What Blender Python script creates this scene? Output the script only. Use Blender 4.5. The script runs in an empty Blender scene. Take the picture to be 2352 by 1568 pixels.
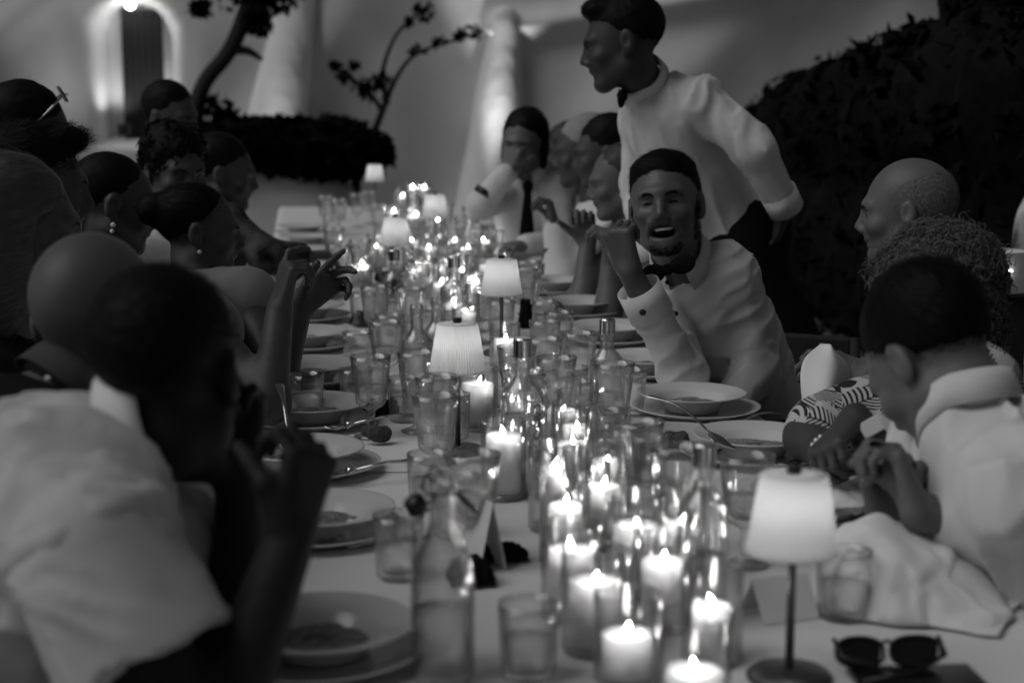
import bpy, bmesh, math, random
import numpy as np
from mathutils import Vector, Matrix
random.seed(7); np.random.seed(7)
SC = bpy.context.scene
COL = SC.collection
# ---------------------------------------------------------------- camera
F_PX, IMG_W, IMG_H = 3800.0, 2352.0, 1568.0
THETA, PSI = math.atan((784-190)/F_PX), 0.0
PSI = math.atan((1176-690)/F_PX*math.cos(THETA))
CAM = Vector((0, 0, 1.45))
c_r = Vector((math.cos(PSI), -math.sin(PSI), 0))
c_f = Vector((math.sin(PSI)*math.cos(THETA), math.cos(PSI)*math.cos(THETA), -math.sin(THETA)))
c_u = c_r.cross(c_f)
cam_data = bpy.data.cameras.new('camera')
cam = bpy.data.objects.new('camera', cam_data); COL.objects.link(cam)
M = Matrix((c_r, c_u, -c_f)).transposed().to_4x4(); M.translation = CAM
cam.matrix_world = M
cam_data.sensor_width = 36; cam_data.lens = 36*F_PX/IMG_W
cam_data.clip_start = 0.05; cam_data.clip_end = 200
cam_data.dof.use_dof = True; cam_data.dof.focus_distance = 3.45; cam_data.dof.aperture_fstop = 3.3
cam_data.dof.aperture_blades = 0
SC.camera = cam
# ---------------------------------------------------------------- sky, dusk light, exposure
SUN_EL, SUN_AZ, SUN_H = math.radians(6), math.radians(-104), math.radians(50)    # low glow behind the left shoulder of the camera
world = bpy.data.worlds.new('World'); SC.world = world; world.use_nodes = True
nt = world.node_tree; nt.nodes.clear()
wo = nt.nodes.new('ShaderNodeOutputWorld'); bg = nt.nodes.new('ShaderNodeBackground')
sky = nt.nodes.new('ShaderNodeTexSky'); sky.sky_type = 'NISHITA'; sky.sun_disc = False
sky.sun_elevation = SUN_EL; sky.sun_rotation = SUN_AZ
bw = nt.nodes.new('ShaderNodeRGBToBW')
nt.links.new(sky.outputs[0], bw.inputs[0]); nt.links.new(bw.outputs[0], bg.inputs[0]); nt.links.new(bg.outputs[0], wo.inputs[0])
bg.inputs[1].default_value = 0.018
sd = bpy.data.lights.new('sun', 'SUN'); sun = bpy.data.objects.new('sun', sd); COL.objects.link(sun)
sd.energy = 0.50; sd.angle = math.radians(45); sd.color = (1, 1, 1)
sdir = Vector((math.sin(SUN_AZ)*math.cos(SUN_H), math.cos(SUN_AZ)*math.cos(SUN_H), math.sin(SUN_H)))
sun.rotation_euler = sdir.to_track_quat('Z', 'Y').to_euler()
SC.view_settings.view_transform = 'Standard'; SC.view_settings.look = 'None'
SC.view_settings.exposure = 1.15; SC.view_settings.gamma = 1.0
cy = SC.cycles
cy.use_denoising = True
cy.max_bounces = 14; cy.transmission_bounces = 12; cy.transparent_max_bounces = 40
cy.diffuse_bounces = 4; cy.glossy_bounces = 5
cy.sample_clamp_indirect = 6.0; cy.sample_clamp_direct = 0
cy.caustics_reflective = False; cy.caustics_refractive = True; cy.blur_glossy = 0.5

# ---------------------------------------------------------------- helpers
def W(u, v, d):
    """point seen at picture position (u, v) at distance d along the view axis"""
    return CAM + c_f*d + c_r*((u-1176)/F_PX*d) + c_u*((784-v)/F_PX*d)
def T(u, v, z=0.75):
    r = c_f + c_r*((u-1176)/F_PX) + c_u*((784-v)/F_PX)
    return CAM + r*((z-CAM.z)/r.z)
MATS = {}
def mat(name, g, rough=0.6, spec=0.4, metal=0.0, bump=0.0, bscale=60, var=0.0, vscale=8, sheen=0.0, stretch=None, sss=0.0, coat=0.0):
    if name in MATS: return MATS[name]
    m = bpy.data.materials.new(name); m.use_nodes = True; n = m.node_tree; b = n.nodes['Principled BSDF']
    b.inputs['Base Color'].default_value = (g, g, g, 1); b.inputs['Roughness'].default_value = rough
    b.inputs['Specular IOR Level'].default_value = spec; b.inputs['Metallic'].default_value = metal
    b.inputs['Coat Weight'].default_value = coat
    if sheen: b.inputs['Sheen Weight'].default_value = sheen
    if sss:
        b.inputs['Subsurface Weight'].default_value = sss; b.inputs['Subsurface Radius'].default_value = (1, 1, 1); b.inputs['Subsurface Scale'].default_value = 0.03
    if bump or var:
        tc = n.nodes.new('ShaderNodeTexCoord'); mp = n.nodes.new('ShaderNodeMapping')
        n.links.new(tc.outputs['Object'], mp.inputs[0])
        if stretch: mp.inputs['Scale'].default_value = stretch
    if bump:
        t = n.nodes.new('ShaderNodeTexNoise'); t.inputs['Scale'].default_value = bscale; t.inputs['Detail'].default_value = 4
        n.links.new(mp.outputs[0], t.inputs['Vector'])
        bp = n.nodes.new('ShaderNodeBump'); bp.inputs['Strength'].default_value = bump; bp.inputs['Distance'].default_value = 0.01
        n.links.new(t.outputs['Fac'], bp.inputs['Height']); n.links.new(bp.outputs[0], b.inputs['Normal'])
    if var:
        t = n.nodes.new('ShaderNodeTexNoise'); t.inputs['Scale'].default_value = vscale; t.inputs['Detail'].default_value = 5
        n.links.new(mp.outputs[0], t.inputs['Vector'])
        r = n.nodes.new('ShaderNodeMapRange'); r.inputs[1].default_value = .3; r.inputs[2].default_value = .7
        r.inputs[3].default_value = g*(1-var); r.inputs[4].default_value = min(.95, g*(1+var))
        n.links.new(t.outputs['Fac'], r.inputs[0]); n.links.new(r.outputs[0], b.inputs['Base Color'])
    MATS[name] = m; return m
def emit(name, s):
    if name in MATS: return MATS[name]
    m = bpy.data.materials.new(name); m.use_nodes = True; n = m.node_tree; n.nodes.clear()
    o = n.nodes.new('ShaderNodeOutputMaterial'); e = n.nodes.new('ShaderNodeEmission')
    e.inputs[1].default_value = s; n.links.new(e.outputs[0], o.inputs[0]); MATS[name] = m; return m
def thin_glass(name, tint=0.96, base=0.04):
    m = bpy.data.materials.new(name); m.use_nodes = True; n = m.node_tree; n.nodes.clear()
    o = n.nodes.new('ShaderNodeOutputMaterial'); t = n.nodes.new('ShaderNodeBsdfTransparent'); t.inputs[0].default_value = (tint,)*3+(1,)
    g = n.nodes.new('ShaderNodeBsdfGlossy'); g.inputs['Roughness'].default_value = 0.04
    l = n.nodes.new('ShaderNodeLayerWeight'); l.inputs[0].default_value = .2
    mx = n.nodes.new('ShaderNodeMixShader'); n.links.new(l.outputs['Facing'], mx.inputs[0]); n.links.new(t.outputs[0], mx.inputs[1]); n.links.new(g.outputs[0], mx.inputs[2])
    n.links.new(mx.outputs[0], o.inputs[0]); MATS[name] = m; return m
def real_glass(name, clear=0.35, tint=0.97, edge=.25, gl=.16):
    """clear glass: sees straight through, darkens and mirrors where the surface turns away (edges, flutes, rims)"""
    m = bpy.data.materials.new(name); m.use_nodes = True; n = m.node_tree; n.nodes.clear()
    o = n.nodes.new('ShaderNodeOutputMaterial'); t = n.nodes.new('ShaderNodeBsdfTransparent')
    l = n.nodes.new('ShaderNodeLayerWeight'); l.inputs[0].default_value = .5
    r = n.nodes.new('ShaderNodeValToRGB'); e = r.color_ramp.elements
    e[0].position = .0; e[0].color = (tint, tint, tint, 1); e[1].position = 1.0; e[1].color = (edge, edge, edge, 1)
    k = e.new(.55); k.color = (tint*.97,)*3+(1,); k = e.new(.82); k.color = ((tint+edge)*.55,)*3+(1,)
    n.links.new(l.outputs['Facing'], r.inputs[0]); n.links.new(r.outputs[0], t.inputs[0])
    g = n.nodes.new('ShaderNodeBsdfGlossy'); g.inputs['Roughness'].default_value = .10
    f = n.nodes.new('ShaderNodeLayerWeight'); f.inputs[0].default_value = gl
    mx = n.nodes.new('ShaderNodeMixShader'); n.links.new(f.outputs['Facing'], mx.inputs[0]); n.links.new(t.outputs[0], mx.inputs[1]); n.links.new(g.outputs[0], mx.inputs[2])
    last = mx
    if clear:
        q = n.nodes.new('ShaderNodeBsdfGlass'); q.inputs['IOR'].default_value = 1.3; q.inputs['Roughness'].default_value = 0
        mx2 = n.nodes.new('ShaderNodeMixShader'); mx2.inputs[0].default_value = clear; n.links.new(mx.outputs[0], mx2.inputs[1]); n.links.new(q.outputs[0], mx2.inputs[2]); last = mx2
    n.links.new(last.outputs[0], o.inputs[0]); MATS[name] = m; return m
def translucent(name, g, t=0.5):
    m = bpy.data.materials.new(name); m.use_nodes = True; n = m.node_tree; n.nodes.clear()
    o = n.nodes.new('ShaderNodeOutputMaterial'); d = n.nodes.new('ShaderNodeBsdfDiffuse'); d.inputs[0].default_value = (g, g, g, 1)
    s = n.nodes.new('ShaderNodeBsdfTranslucent'); s.inputs[0].default_value = (g, g, g, 1)
    mx = n.nodes.new('ShaderNodeMixShader'); mx.inputs[0].default_value = t
    n.links.new(d.outputs[0], mx.inputs[1]); n.links.new(s.outputs[0], mx.inputs[2]); n.links.new(mx.outputs[0], o.inputs[0]); MATS[name] = m; return m

def mesh_obj(name, verts, faces, m=None, parent=None, smooth=True, loc=None):
    me = bpy.data.meshes.new(name)
    me.from_pydata([tuple(v) for v in verts] if not isinstance(verts, np.ndarray) else verts.tolist(), [], faces if not isinstance(faces, np.ndarray) else faces.tolist())
    if smooth: me.polygons.foreach_set('use_smooth', [True]*len(me.polygons))
    me.update()
    return link(name, me, m, parent, loc)
def link(name, me, m=None, parent=None, loc=None):
    o = bpy.data.objects.new(name, me); COL.objects.link(o)
    if m is not None and len(me.materials) == 0: me.materials.append(m)
    if parent is not None: o.parent = parent
    if loc is not None: o.location = loc
    return o
def big_mesh(name, V, Q, m=None, parent=None):
    """fast link of numpy quads"""
    me = bpy.data.meshes.new(name)
    me.vertices.add(len(V)); me.vertices.foreach_set('co', np.ascontiguousarray(V, dtype=np.float32).ravel())
    n = len(Q); k = Q.shape[1]
    me.loops.add(n*k); me.loops.foreach_set('vertex_index', np.ascontiguousarray(Q, dtype=np.int32).ravel())
    me.polygons.add(n); me.polygons.foreach_set('loop_start', np.arange(0, n*k, k, dtype=np.int32))
    me.polygons.foreach_set('use_smooth', np.ones(n, dtype=bool))
    me.update(calc_edges=True); me.validate()
    return link(name, me, m, parent)
def tag(o, label=None, cat=None, group=None, kind=None):
    if label: o['label'] = label
    if cat: o['category'] = cat
    if group: o['group'] = group
    if kind: o['kind'] = kind
    return o
def empty(name, loc, rz=0):
    o = bpy.data.objects.new(name, None); COL.objects.link(o); o.location = loc; o.rotation_euler = (0, 0, rz); o.empty_display_size = .05
    return o
def copy_tree(root, loc, rz=0):
    r = root.copy(); COL.objects.link(r); r.location = loc; r.rotation_euler = (root.rotation_euler.x, root.rotation_euler.y, rz)
    for k in ('label', 'group'):
        if k in r: del r[k]
    for ch in list(root.children):
        c = ch.copy(); COL.objects.link(c); c.parent = r
        for g in ch.children:
            d = g.copy(); COL.objects.link(d); d.parent = c
    return r
def lathe(prof, n=32, mod=None, close=False):
    """prof: list of (r, z); mod(angle, i) multiplies the radius of profile point i"""
    V, Fc = [], []
    L = len(prof)
    for j in range(n):
        a = 2*math.pi*j/n
        for i, (r, z) in enumerate(prof):
            rr = r*(mod(a, i, j) if mod else 1)
            V.append((rr*math.cos(a), rr*math.sin(a), z))
    for j in range(n):
        k = (j+1) % n
        for i in range(L-1 if not close else L):
            i2 = (i+1) % L
            if prof[i][0] < 1e-6 and prof[i2][0] < 1e-6: continue
            Fc.append((j*L+i, k*L+i, k*L+i2, j*L+i2))
    return V, Fc
def tube(pts, rad, n=8, cap=True):
    pts = [Vector(p) for p in pts]
    if not hasattr(rad, '__len__'): rad = [rad]*len(pts)
    V, Fc = [], []
    t0 = (pts[1]-pts[0]).normalized(); ref = Vector((0, 0, 1)) if abs(t0.z) < .9 else Vector((1, 0, 0))
    x = t0.cross(ref).normalized()
    for i, p in enumerate(pts):
        t = (pts[min(i+1, len(pts)-1)]-pts[max(i-1, 0)]).normalized()
        x = (x - t*x.dot(t)).normalized(); y = t.cross(x)
        for j in range(n):
            a = 2*math.pi*j/n; V.append(p+x*(math.cos(a)*rad[i])+y*(math.sin(a)*rad[i]))
    for i in range(len(pts)-1):
        for j in range(n):
            k = (j+1) % n; Fc.append((i*n+j, i*n+k, (i+1)*n+k, (i+1)*n+j))
    if cap:
        Fc.append(tuple(range(n-1, -1, -1))); Fc.append(tuple((len(pts)-1)*n+j for j in range(n)))
    return V, Fc
def box(lo, hi, b=0.0):
    x0, y0, z0 = lo; x1, y1, z1 = hi
    bm = bmesh.new(); bmesh.ops.create_cube(bm, size=1)
    for v in bm.verts:
        v.co = Vector(((x0+x1)/2+v.co.x*(x1-x0), (y0+y1)/2+v.co.y*(y1-y0), (z0+z1)/2+v.co.z*(z1-z0)))
    if b: bmesh.ops.bevel(bm, geom=list(bm.edges), offset=b, segments=2, affect='EDGES', profile=.5)
    V = [v.co.copy() for v in bm.verts]; bm.verts.index_update(); Fc = [tuple(v.index for v in f.verts) for f in bm.faces]; bm.free()
    return V, Fc
def merge(*vf):
    V, Fc = [], []
    for v, f in vf:
        o = len(V); V += list(v); Fc += [tuple(i+o for i in q) for q in f]
    return V, Fc
def moved(vf, off=(0, 0, 0), rot=None):
    off = Vector(off)
    return [((rot @ Vector(v)) if rot else Vector(v))+off for v in vf[0]], vf[1]
def catmull(pts, n=6):
    pts = [Vector(p) for p in pts]; out = []
    P = [pts[0]*2-pts[1]]+pts+[pts[-1]*2-pts[-2]]
    for i in range(1, len(P)-2):
        for s in range(n):
            t = s/n; a, b, c, d = P[i-1:i+3]
            out.append(.5*((2*b)+(c-a)*t+(2*a-5*b+4*c-d)*t*t+(3*b-a-3*c+d)*t**3))
    out.append(pts[-1]); return out

# ---------------------------------------------------------------- materials
M_wall = mat('white plaster', .72, .9, .1, bump=.5, bscale=7, var=.10, vscale=1.6)
M_ground = mat('gravel', .16, .95, .1, bump=.9, bscale=40, var=.5, vscale=22)
M_cloth = mat('table linen', .72, .85, .15, bump=.12, bscale=350, sheen=.1)
M_napkin = mat('napkin linen', .75, .9, .1, bump=.15, bscale=300)
M_ceram = mat('white porcelain', .62, .18, .5)
M_metal = mat('polished steel', .62, .16, .5, metal=1)
M_brass = mat('dark bronze', .12, .35, .5, metal=.8)
M_black = mat('black plastic', .012, .3, .4)
M_paper = mat('card', .7, .8, .1)
M_wax = mat('candle wax', .85, .45, .3, sss=1.0)
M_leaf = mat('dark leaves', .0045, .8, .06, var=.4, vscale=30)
M_bark = mat('bark', .035, .9, .1, bump=.6, bscale=30)
M_door = mat('dark wood', .025, .7, .2, bump=.3, bscale=20, stretch=(8, 8, 1))
M_skin = mat('skin', .115, .5, .35, bump=.06, bscale=220, var=.12, vscale=14)
M_skin_d = mat('tanned skin', .055, .5, .35, bump=.06, bscale=220, var=.12, vscale=14)
M_hair_k = mat('dark hair', .004, .6, .12)
M_hair_g = mat('grey hair', .09, .55, .35)
M_hair_b = mat('fair hair', .07, .45, .4)
M_shirt = mat('white shirt cotton', .64, .85, .15, bump=.10, bscale=420, sheen=.1)
def folds(m, scale, dist, strength, stretch=(1, 1, .45)):
    """soft creases of worn cotton as relief, on top of the weave"""
    n = m.node_tree; tc = n.nodes.new('ShaderNodeTexCoord'); mp = n.nodes.new('ShaderNodeMapping'); mp.inputs['Scale'].default_value = stretch; mp.inputs['Rotation'].default_value = (.3, .5, .2)
    t = n.nodes.new('ShaderNodeTexNoise'); t.noise_type = 'RIDGED_MULTIFRACTAL'; t.inputs['Scale'].default_value = scale; t.inputs['Detail'].default_value = 2.5; t.inputs['Distortion'].default_value = .8
    bp = n.nodes.new('ShaderNodeBump'); bp.inputs['Strength'].default_value = strength; bp.inputs['Distance'].default_value = dist
    b = n.nodes['Principled BSDF']; old = b.inputs['Normal'].links[0].from_socket if b.inputs['Normal'].links else None
    n.links.new(tc.outputs['Object'], mp.inputs[0]); n.links.new(mp.outputs[0], t.inputs['Vector']); n.links.new(t.outputs['Fac'], bp.inputs['Height'])
    if old: n.links.new(old, bp.inputs['Normal'])
    n.links.new(bp.outputs[0], b.inputs['Normal'])
M_shirt_shaded = mat('shaded white shirt cotton', .45, .85, .15, bump=.10, bscale=420, sheen=.1)  # white shirt again, its dimmer light put into a darker base colour
folds(M_cloth, 3.2, .02, .22, (1, .6, 1)); folds(M_shirt, 7, .03, .55); folds(M_shirt_shaded, 5, .03, .7)
M_dark = mat('dark suiting', .010, .95, .08, bump=.1, bscale=300)
M_grey = mat('grey waistcoat', .05, .9, .15, bump=.1, bscale=300)
M_flame = emit('candle flame', 38)
M_bulb = emit('lamp bulb', 7.5)
M_thin = real_glass('clear candle glass', 0, .99, .42, .24)
M_glass = real_glass('cut glass', .12, 1.0, .30, .26)
M_bottle = real_glass('bottle glass', .12, .99, .12, .26)
M_shade = translucent('pleated lampshade', .80, .45)
M_water = real_glass('water', .1, .97, .3, .12)
M_wine = mat('red wine', .006, .1, .5)
M_eye = mat('eye', .05, .2, .5)
M_teeth = mat('teeth', .7, .3, .5)
M_food = mat('risotto', .25, .55, .4, bump=1.0, bscale=120, var=.5, vscale=60)
M_pearl = mat('pearl', .75, .15, .6)
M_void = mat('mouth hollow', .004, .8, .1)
# ---------------------------------------------------------------- value noise
_rng = np.random.RandomState(3); _TAB = _rng.rand(64, 64, 64).astype(np.float32)
def vnoise(P):
    """smooth value noise in [-1, 1] for points (n, 3)"""
    i = np.floor(P).astype(np.int64); f = (P-i).astype(np.float32); f = f*f*(3-2*f)
    i0 = i & 63; i1 = (i+1) & 63
    g = lambda a, b, c: _TAB[a, b, c]
    x0, y0, z0 = i0.T; x1, y1, z1 = i1.T; fx, fy, fz = f.T
    a = g(x0, y0, z0)*(1-fx)+g(x1, y0, z0)*fx; b = g(x0, y1, z0)*(1-fx)+g(x1, y1, z0)*fx
    c = g(x0, y0, z1)*(1-fx)+g(x1, y0, z1)*fx; d = g(x0, y1, z1)*(1-fx)+g(x1, y1, z1)*fx
    return ((a*(1-fy)+b*fy)*(1-fz)+(c*(1-fy)+d*fy)*fz)*2-1
def onY(u, v, Y):
    r = c_f + c_r*((u-1176)/F_PX) + c_u*((784-v)/F_PX)
    return CAM + r*(Y/r.y)
# ---------------------------------------------------------------- SDF bodies
class Sdf:
    def __init__(s): s.p = []; s.disp = None
    def cone(s, a, b, ra, rb=None, k=.02, sub=False):
        a = np.array(a, float); b = np.array(b, float); rb = ra if rb is None else rb
        r = max(ra, rb); s.p.append(('c', a, b, ra, rb, k, sub, np.minimum(a, b)-r, np.maximum(a, b)+r)); return s
    def ell(s, c, r, R=None, k=.02, sub=False):
        c = np.array(c, float); r = np.array(r, float); R = np.eye(3) if R is None else np.array(R, float)
        e = np.sqrt(((R*r)**2).sum(1)); s.p.append(('e', c, r, R, None, k, sub, c-e, c+e)); return s
    def copy(s):
        n = Sdf(); n.p = list(s.p); n.disp = s.disp; return n
    def bounds(s):
        lo = np.min([q[7] for q in s.p if not q[6]], 0); hi = np.max([q[8] for q in s.p if not q[6]], 0); return lo, hi
    def ev(s, P, mask=True, off=0.0):
        D = np.full(len(P), 1.0, np.float32)
        for q in s.p:
            k = q[5]
            if mask:
                m = .05+k+off
                idx = np.nonzero(((P > q[7]-m) & (P < q[8]+m)).all(1))[0]
                if not len(idx): continue
                X = P[idx]
            else: idx = slice(None); X = P
            if q[0] == 'c':
                ab = q[2]-q[1]; L = float(ab@ab)+1e-12; pa = X-q[1]; t = np.clip(pa@ab/L, 0, 1)
                d = np.sqrt(((pa-t[:, None]*ab)**2).sum(1))-(q[3]+(q[4]-q[3])*t)
            else:
                y = (X-q[1])@q[3]; k0 = np.sqrt(((y/q[2])**2).sum(1)); k1 = np.sqrt(((y/q[2]**2)**2).sum(1))
                d = np.where(k1 > 1e-9, k0*(k0-1)/np.maximum(k1, 1e-9), -q[2].min())
            o = D[idx]
            if q[6]:
                d = -d; h = np.maximum(k-np.abs(o-d), 0)/k; D[idx] = np.maximum(o, d)+h*h*k*.25
            else:
                h = np.maximum(k-np.abs(o-d), 0)/k; D[idx] = np.minimum(o, d)-h*h*k*.25
        D = D-off
        return D
    def mesh(s, h, off=0.0, lo=None, hi=None, amp=0.0):
        """surface-net mesh of the level set, evaluated only near the surface"""
        l, u = s.bounds(); l = l-off-amp-2*h; u = u+off+amp+2*h
        if lo is not None: l = np.maximum(l, lo)
        if hi is not None: u = np.minimum(u, hi)
        B = 4; nb = np.maximum(1, np.ceil((u-l)/(B*h)).astype(int))
        ax = [l[i]+(np.arange(nb[i])*B+1.5)*h for i in range(3)]
        C = np.stack(np.meshgrid(*ax, indexing='ij'), -1).reshape(-1, 3)
        Dc = s.ev(C, mask=False, off=off).reshape(nb)
        act = np.abs(Dc) < B*h*1.25+amp
        Fd = np.repeat(np.repeat(np.repeat(Dc, B, 0), B, 1), B, 2).astype(np.float32)
        bi = np.argwhere(act)
        if not len(bi): return np.zeros((0, 3)), np.zeros((0, 4), int)
        sub = np.stack(np.meshgrid(*[np.arange(B)]*3, indexing='ij'), -1).reshape(-1, 3)
        gi = (bi[:, None, :]*B+sub[None]).reshape(-1, 3)
        P = l+gi*h
        d = s.ev(P, off=off)
        if s.disp is not None: d = d-s.disp(P)
        Fd[gi[:, 0], gi[:, 1], gi[:, 2]] = d
        return surface_net(Fd, l, h)
def surface_net(F, l, h):
    S = F < 0; n = np.array(F.shape)-1
    sl = lambda o: tuple(slice(o[i], o[i]+n[i]) for i in range(3))
    corners = [(a, b, c) for a in (0, 1) for b in (0, 1) for c in (0, 1)]
    cnt = np.zeros(n, np.int8)
    for o in corners: cnt += S[sl(o)]
    act = (cnt > 0) & (cnt < 8); idx = np.argwhere(act)
    vid = np.full(n, -1, np.int32); vid[act] = np.arange(len(idx))
    acc = np.zeros((len(idx), 3)); num = np.zeros(len(idx))
    for a in corners:
        for ax in range(3):
            if a[ax]: continue
            b = list(a); b[ax] = 1; b = tuple(b)
            fa = F[idx[:, 0]+a[0], idx[:, 1]+a[1], idx[:, 2]+a[2]]; fb = F[idx[:, 0]+b[0], idx[:, 1]+b[1], idx[:, 2]+b[2]]
            c = (fa < 0) != (fb < 0); t = np.where(c, fa/np.where(c, fa-fb, 1), 0)
            p = np.tile(np.array(a, float), (len(idx), 1)); p[:, ax] += t
            acc += np.where(c[:, None], p, 0); num += c
    V = l+(idx+acc/num[:, None])*h
    Q = []
    for ax in range(3):
        o1, o2 = (ax+1) % 3, (ax+2) % 3
        A = [slice(None)]*3; Bs = [slice(None)]*3
        A[ax] = slice(0, -1); Bs[ax] = slice(1, None)
        x = S[tuple(A)] != S[tuple(Bs)]
        e = np.argwhere(x); e = e[(e[:, o1] > 0) & (e[:, o2] > 0) & (e[:, o1] < n[o1]) & (e[:, o2] < n[o2])]
        if not len(e): continue
        flip = S[e[:, 0], e[:, 1], e[:, 2]]
        def cid(d1, d2):
            q = e.copy(); q[:, o1] -= d1; q[:, o2] -= d2; return vid[q[:, 0], q[:, 1], q[:, 2]]
        q = np.stack([cid(1, 1), cid(0, 1), cid(0, 0), cid(1, 0)], 1)
        q[~flip] = q[~flip][:, ::-1]
        Q.append(q)
    Q = np.concatenate(Q) if Q else np.zeros((0, 4), int)
    return V, Q[(Q >= 0).all(1)]
def join_np(parts):
    V, Q, o = [], [], 0
    for v, q in parts:
        V.append(v); Q.append(q+o); o += len(v)
    return np.concatenate(V), np.concatenate(Q)

# ---------------------------------------------------------------- setting
gr_n = 40
gv = []; gf = []
for i in range(gr_n+1):
    for j in range(gr_n+1):
        x = -40+80*i/gr_n; y = -30+70*j/gr_n; gv.append((x, y, -0.005))
for i in range(gr_n):
    for j in range(gr_n):
        a = i*(gr_n+1)+j; gf.append((a, a+gr_n+1, a+gr_n+2, a+1))
tag(mesh_obj('ground', gv, gf, M_ground, smooth=False), kind='structure')

WY = 14.0
pL, pR, pT, pB = onY(203, 90, WY), onY(411, 90, WY), onY(300, -16, WY), onY(300, 330, WY)
xc, hw = (pL.x+pR.x)/2, (pR.x-pL.x)/2
zs = pT.z-hw; z0 = pB.z
dL, dR, dT = onY(276, 20, WY+.3), onY(371, 20, WY+.3), onY(320, 20, WY+.3)
nx, nz = 360, 130
X = np.linspace(-7, 12, nx); Z = np.concatenate([np.linspace(-.05, 3.2, nz-10), np.linspace(3.3, 6.5, 10)])
XX, ZZ = np.meshgrid(X, Z, indexing='ij')
din = np.where(ZZ < zs, hw-np.abs(XX-xc), hw-np.hypot(XX-xc, ZZ-zs)); din = np.minimum(din, (ZZ-z0)*3)
depth = np.clip(din/.10, 0, 1)*.42
Pn = np.stack([XX.ravel()*.9, np.zeros(XX.size), ZZ.ravel()*.9], 1)
und = vnoise(Pn+5).reshape(XX.shape)*.10+vnoise(Pn*3).reshape(XX.shape)*.03
# soft ridges and rounded shoulders of the hand-plastered facade
def ridge(u0, v0, u1, v1, w, h):
    a, b = onY(u0, v0, WY), onY(u1, v1, WY); dx, dz = b.x-a.x, b.z-a.z; L = math.hypot(dx, dz)
    return h*np.exp(-((((XX-a.x)*dz-(ZZ-a.z)*dx)/L)/w)**2)
rel = ridge(1150, 70, 1700, -20, .12, .16)*(XX > onY(1120, 0, WY).x)+ridge(1560, 160, 1800, -30, .3, .10)+ridge(20, 60, 120, -20, .15, .1)
und = und*np.clip(1-(din+.15)/.15, 0, 1)
YY = WY+depth-und-rel
V = np.stack([XX.ravel(), YY.ravel(), ZZ.ravel()], 1); ii = np.arange(nx*nz).reshape(nx, nz)
Q = np.stack([ii[:-1, :-1].ravel(), ii[1:, :-1].ravel(), ii[1:, 1:].ravel(), ii[:-1, 1:].ravel()], 1)
wall = big_mesh('whitewashed_wall', V, Q, M_wall)
tag(wall, 'tall hand-plastered white house wall closing the courtyard behind the table', 'wall')
def buttress(u0, v0, r0, u1, v1, r1, y0, y1):
    s = Sdf(); a = onY(u0, v0, y0); b = onY(u1, v1, y1); s.cone(a, b, r0, r1)
    s.disp = lambda P: vnoise(P*2.2)*.02
    return big_mesh('buttress', *s.mesh(.05, amp=.03), M_wall, wall)
buttress(1120, 560, .34, 1160, 50, .13, 13.75, 13.95)
buttress(600, 480, .30, 700, -90, .12, 13.75, 13.95)
# door in the niche: planks, frame
door = empty('wooden_door', ((dL.x+dR.x)/2, WY+.33, z0)); hwd = (dR.x-dL.x)/2; hd = dT.z-z0
for k in range(5):
    x0 = -hwd+.03+k*(2*hwd-.06)/5; vf = box((x0+.003, 0, .02), (x0+(2*hwd-.06)/5-.003, .03, hd-.05), .003)
    mesh_obj('plank', *vf, M_door, door, False)
vf = merge(box((-hwd, -.015, 0), (-hwd+.03, .04, hd)), box((hwd-.03, -.015, 0), (hwd, .04, hd)), box((-hwd+.03, -.015, hd-.05), (hwd-.03, .04, hd)), box((-hwd+.03, -.015, 0), (hwd-.03, .04, .02)))
mesh_obj('door_frame', *vf, M_door, door, False)
mesh_obj('back_panel', *box((-hwd+.03, .032, .02), (hwd-.03, .05, hd-.05)), M_door, door, False)
tag(door, 'dark plank door set back in the arched white niche', 'door')
lp = onY(299, 8, WY+.12); wl = empty('wall_lamp', lp)
mesh_obj('bulb', *lathe([(0, -.05), (.03, -.035), (.042, 0), (.03, .035), (0, .05)], 16), emit('niche bulb', 9), wl)
mesh_obj('bracket', *tube([(0, .0, .05), (0, .02, .08), (0, .10, .09), (0, .26, .09)], .01), M_black, wl)
tag(wl, 'round glowing lamp hanging in the top of the arched niche', 'lamp')
# low white planter wall with the dark shrub growing over it
px0, px1 = onY(120, 330, 11.6).x, onY(812, 390, 10.6).x
pw = Sdf()
pw.cone((px0-2.5, 11.6, .0), (px0-2.5, 11.6, .55), .3); 
for t in np.linspace(0, 1, 40):
    x = px0-2.5+(px1-px0+2.3)*t; pw.cone((x, 11.5-.5*t, 0), (x, 11.5-.5*t, .62+.02*math.sin(9*t)), .26, .24, k=.15)
pw.disp = lambda P: vnoise(P*2.5)*.02
planter = big_mesh('planter_wall', *pw.mesh(.05, amp=.03), M_wall)
tag(planter, 'low rounded white planter wall at the far end of the table', 'wall')
def leaves(n, sample, size, seed=0, flat=.0):
    rs = random.Random(seed); V, Fc = [], []
    for _ in range(n):
        p, s = sample(rs); s *= size*rs.uniform(.6, 1.3)
        a = Vector((rs.gauss(0, 1), rs.gauss(0, 1), rs.gauss(0, 1))).normalized(); b = a.cross(Vector((rs.gauss(0, 1), rs.gauss(0, 1), rs.gauss(0, 1)))).normalized(); c = a.cross(b)
        o = len(V); V += [p-a*s, p+b*s*.45+c*s*.12, p+a*s, p-b*s*.45+c*s*.12]; Fc += [(o, o+1, o+2), (o, o+2, o+3)]
    return V, Fc
def in_ell(cs):
    def f(rs):
        c, r = rs.choice(cs)
        while True:
            q = Vector((rs.uniform(-1, 1), rs.uniform(-1, 1), rs.uniform(-1, 1)))
            if .45 < q.length < 1.05: break
        return Vector((c[0]+q.x*r[0], c[1]+q.y*r[1], c[2]+q.z*r[2])), 1
    return f
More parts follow.
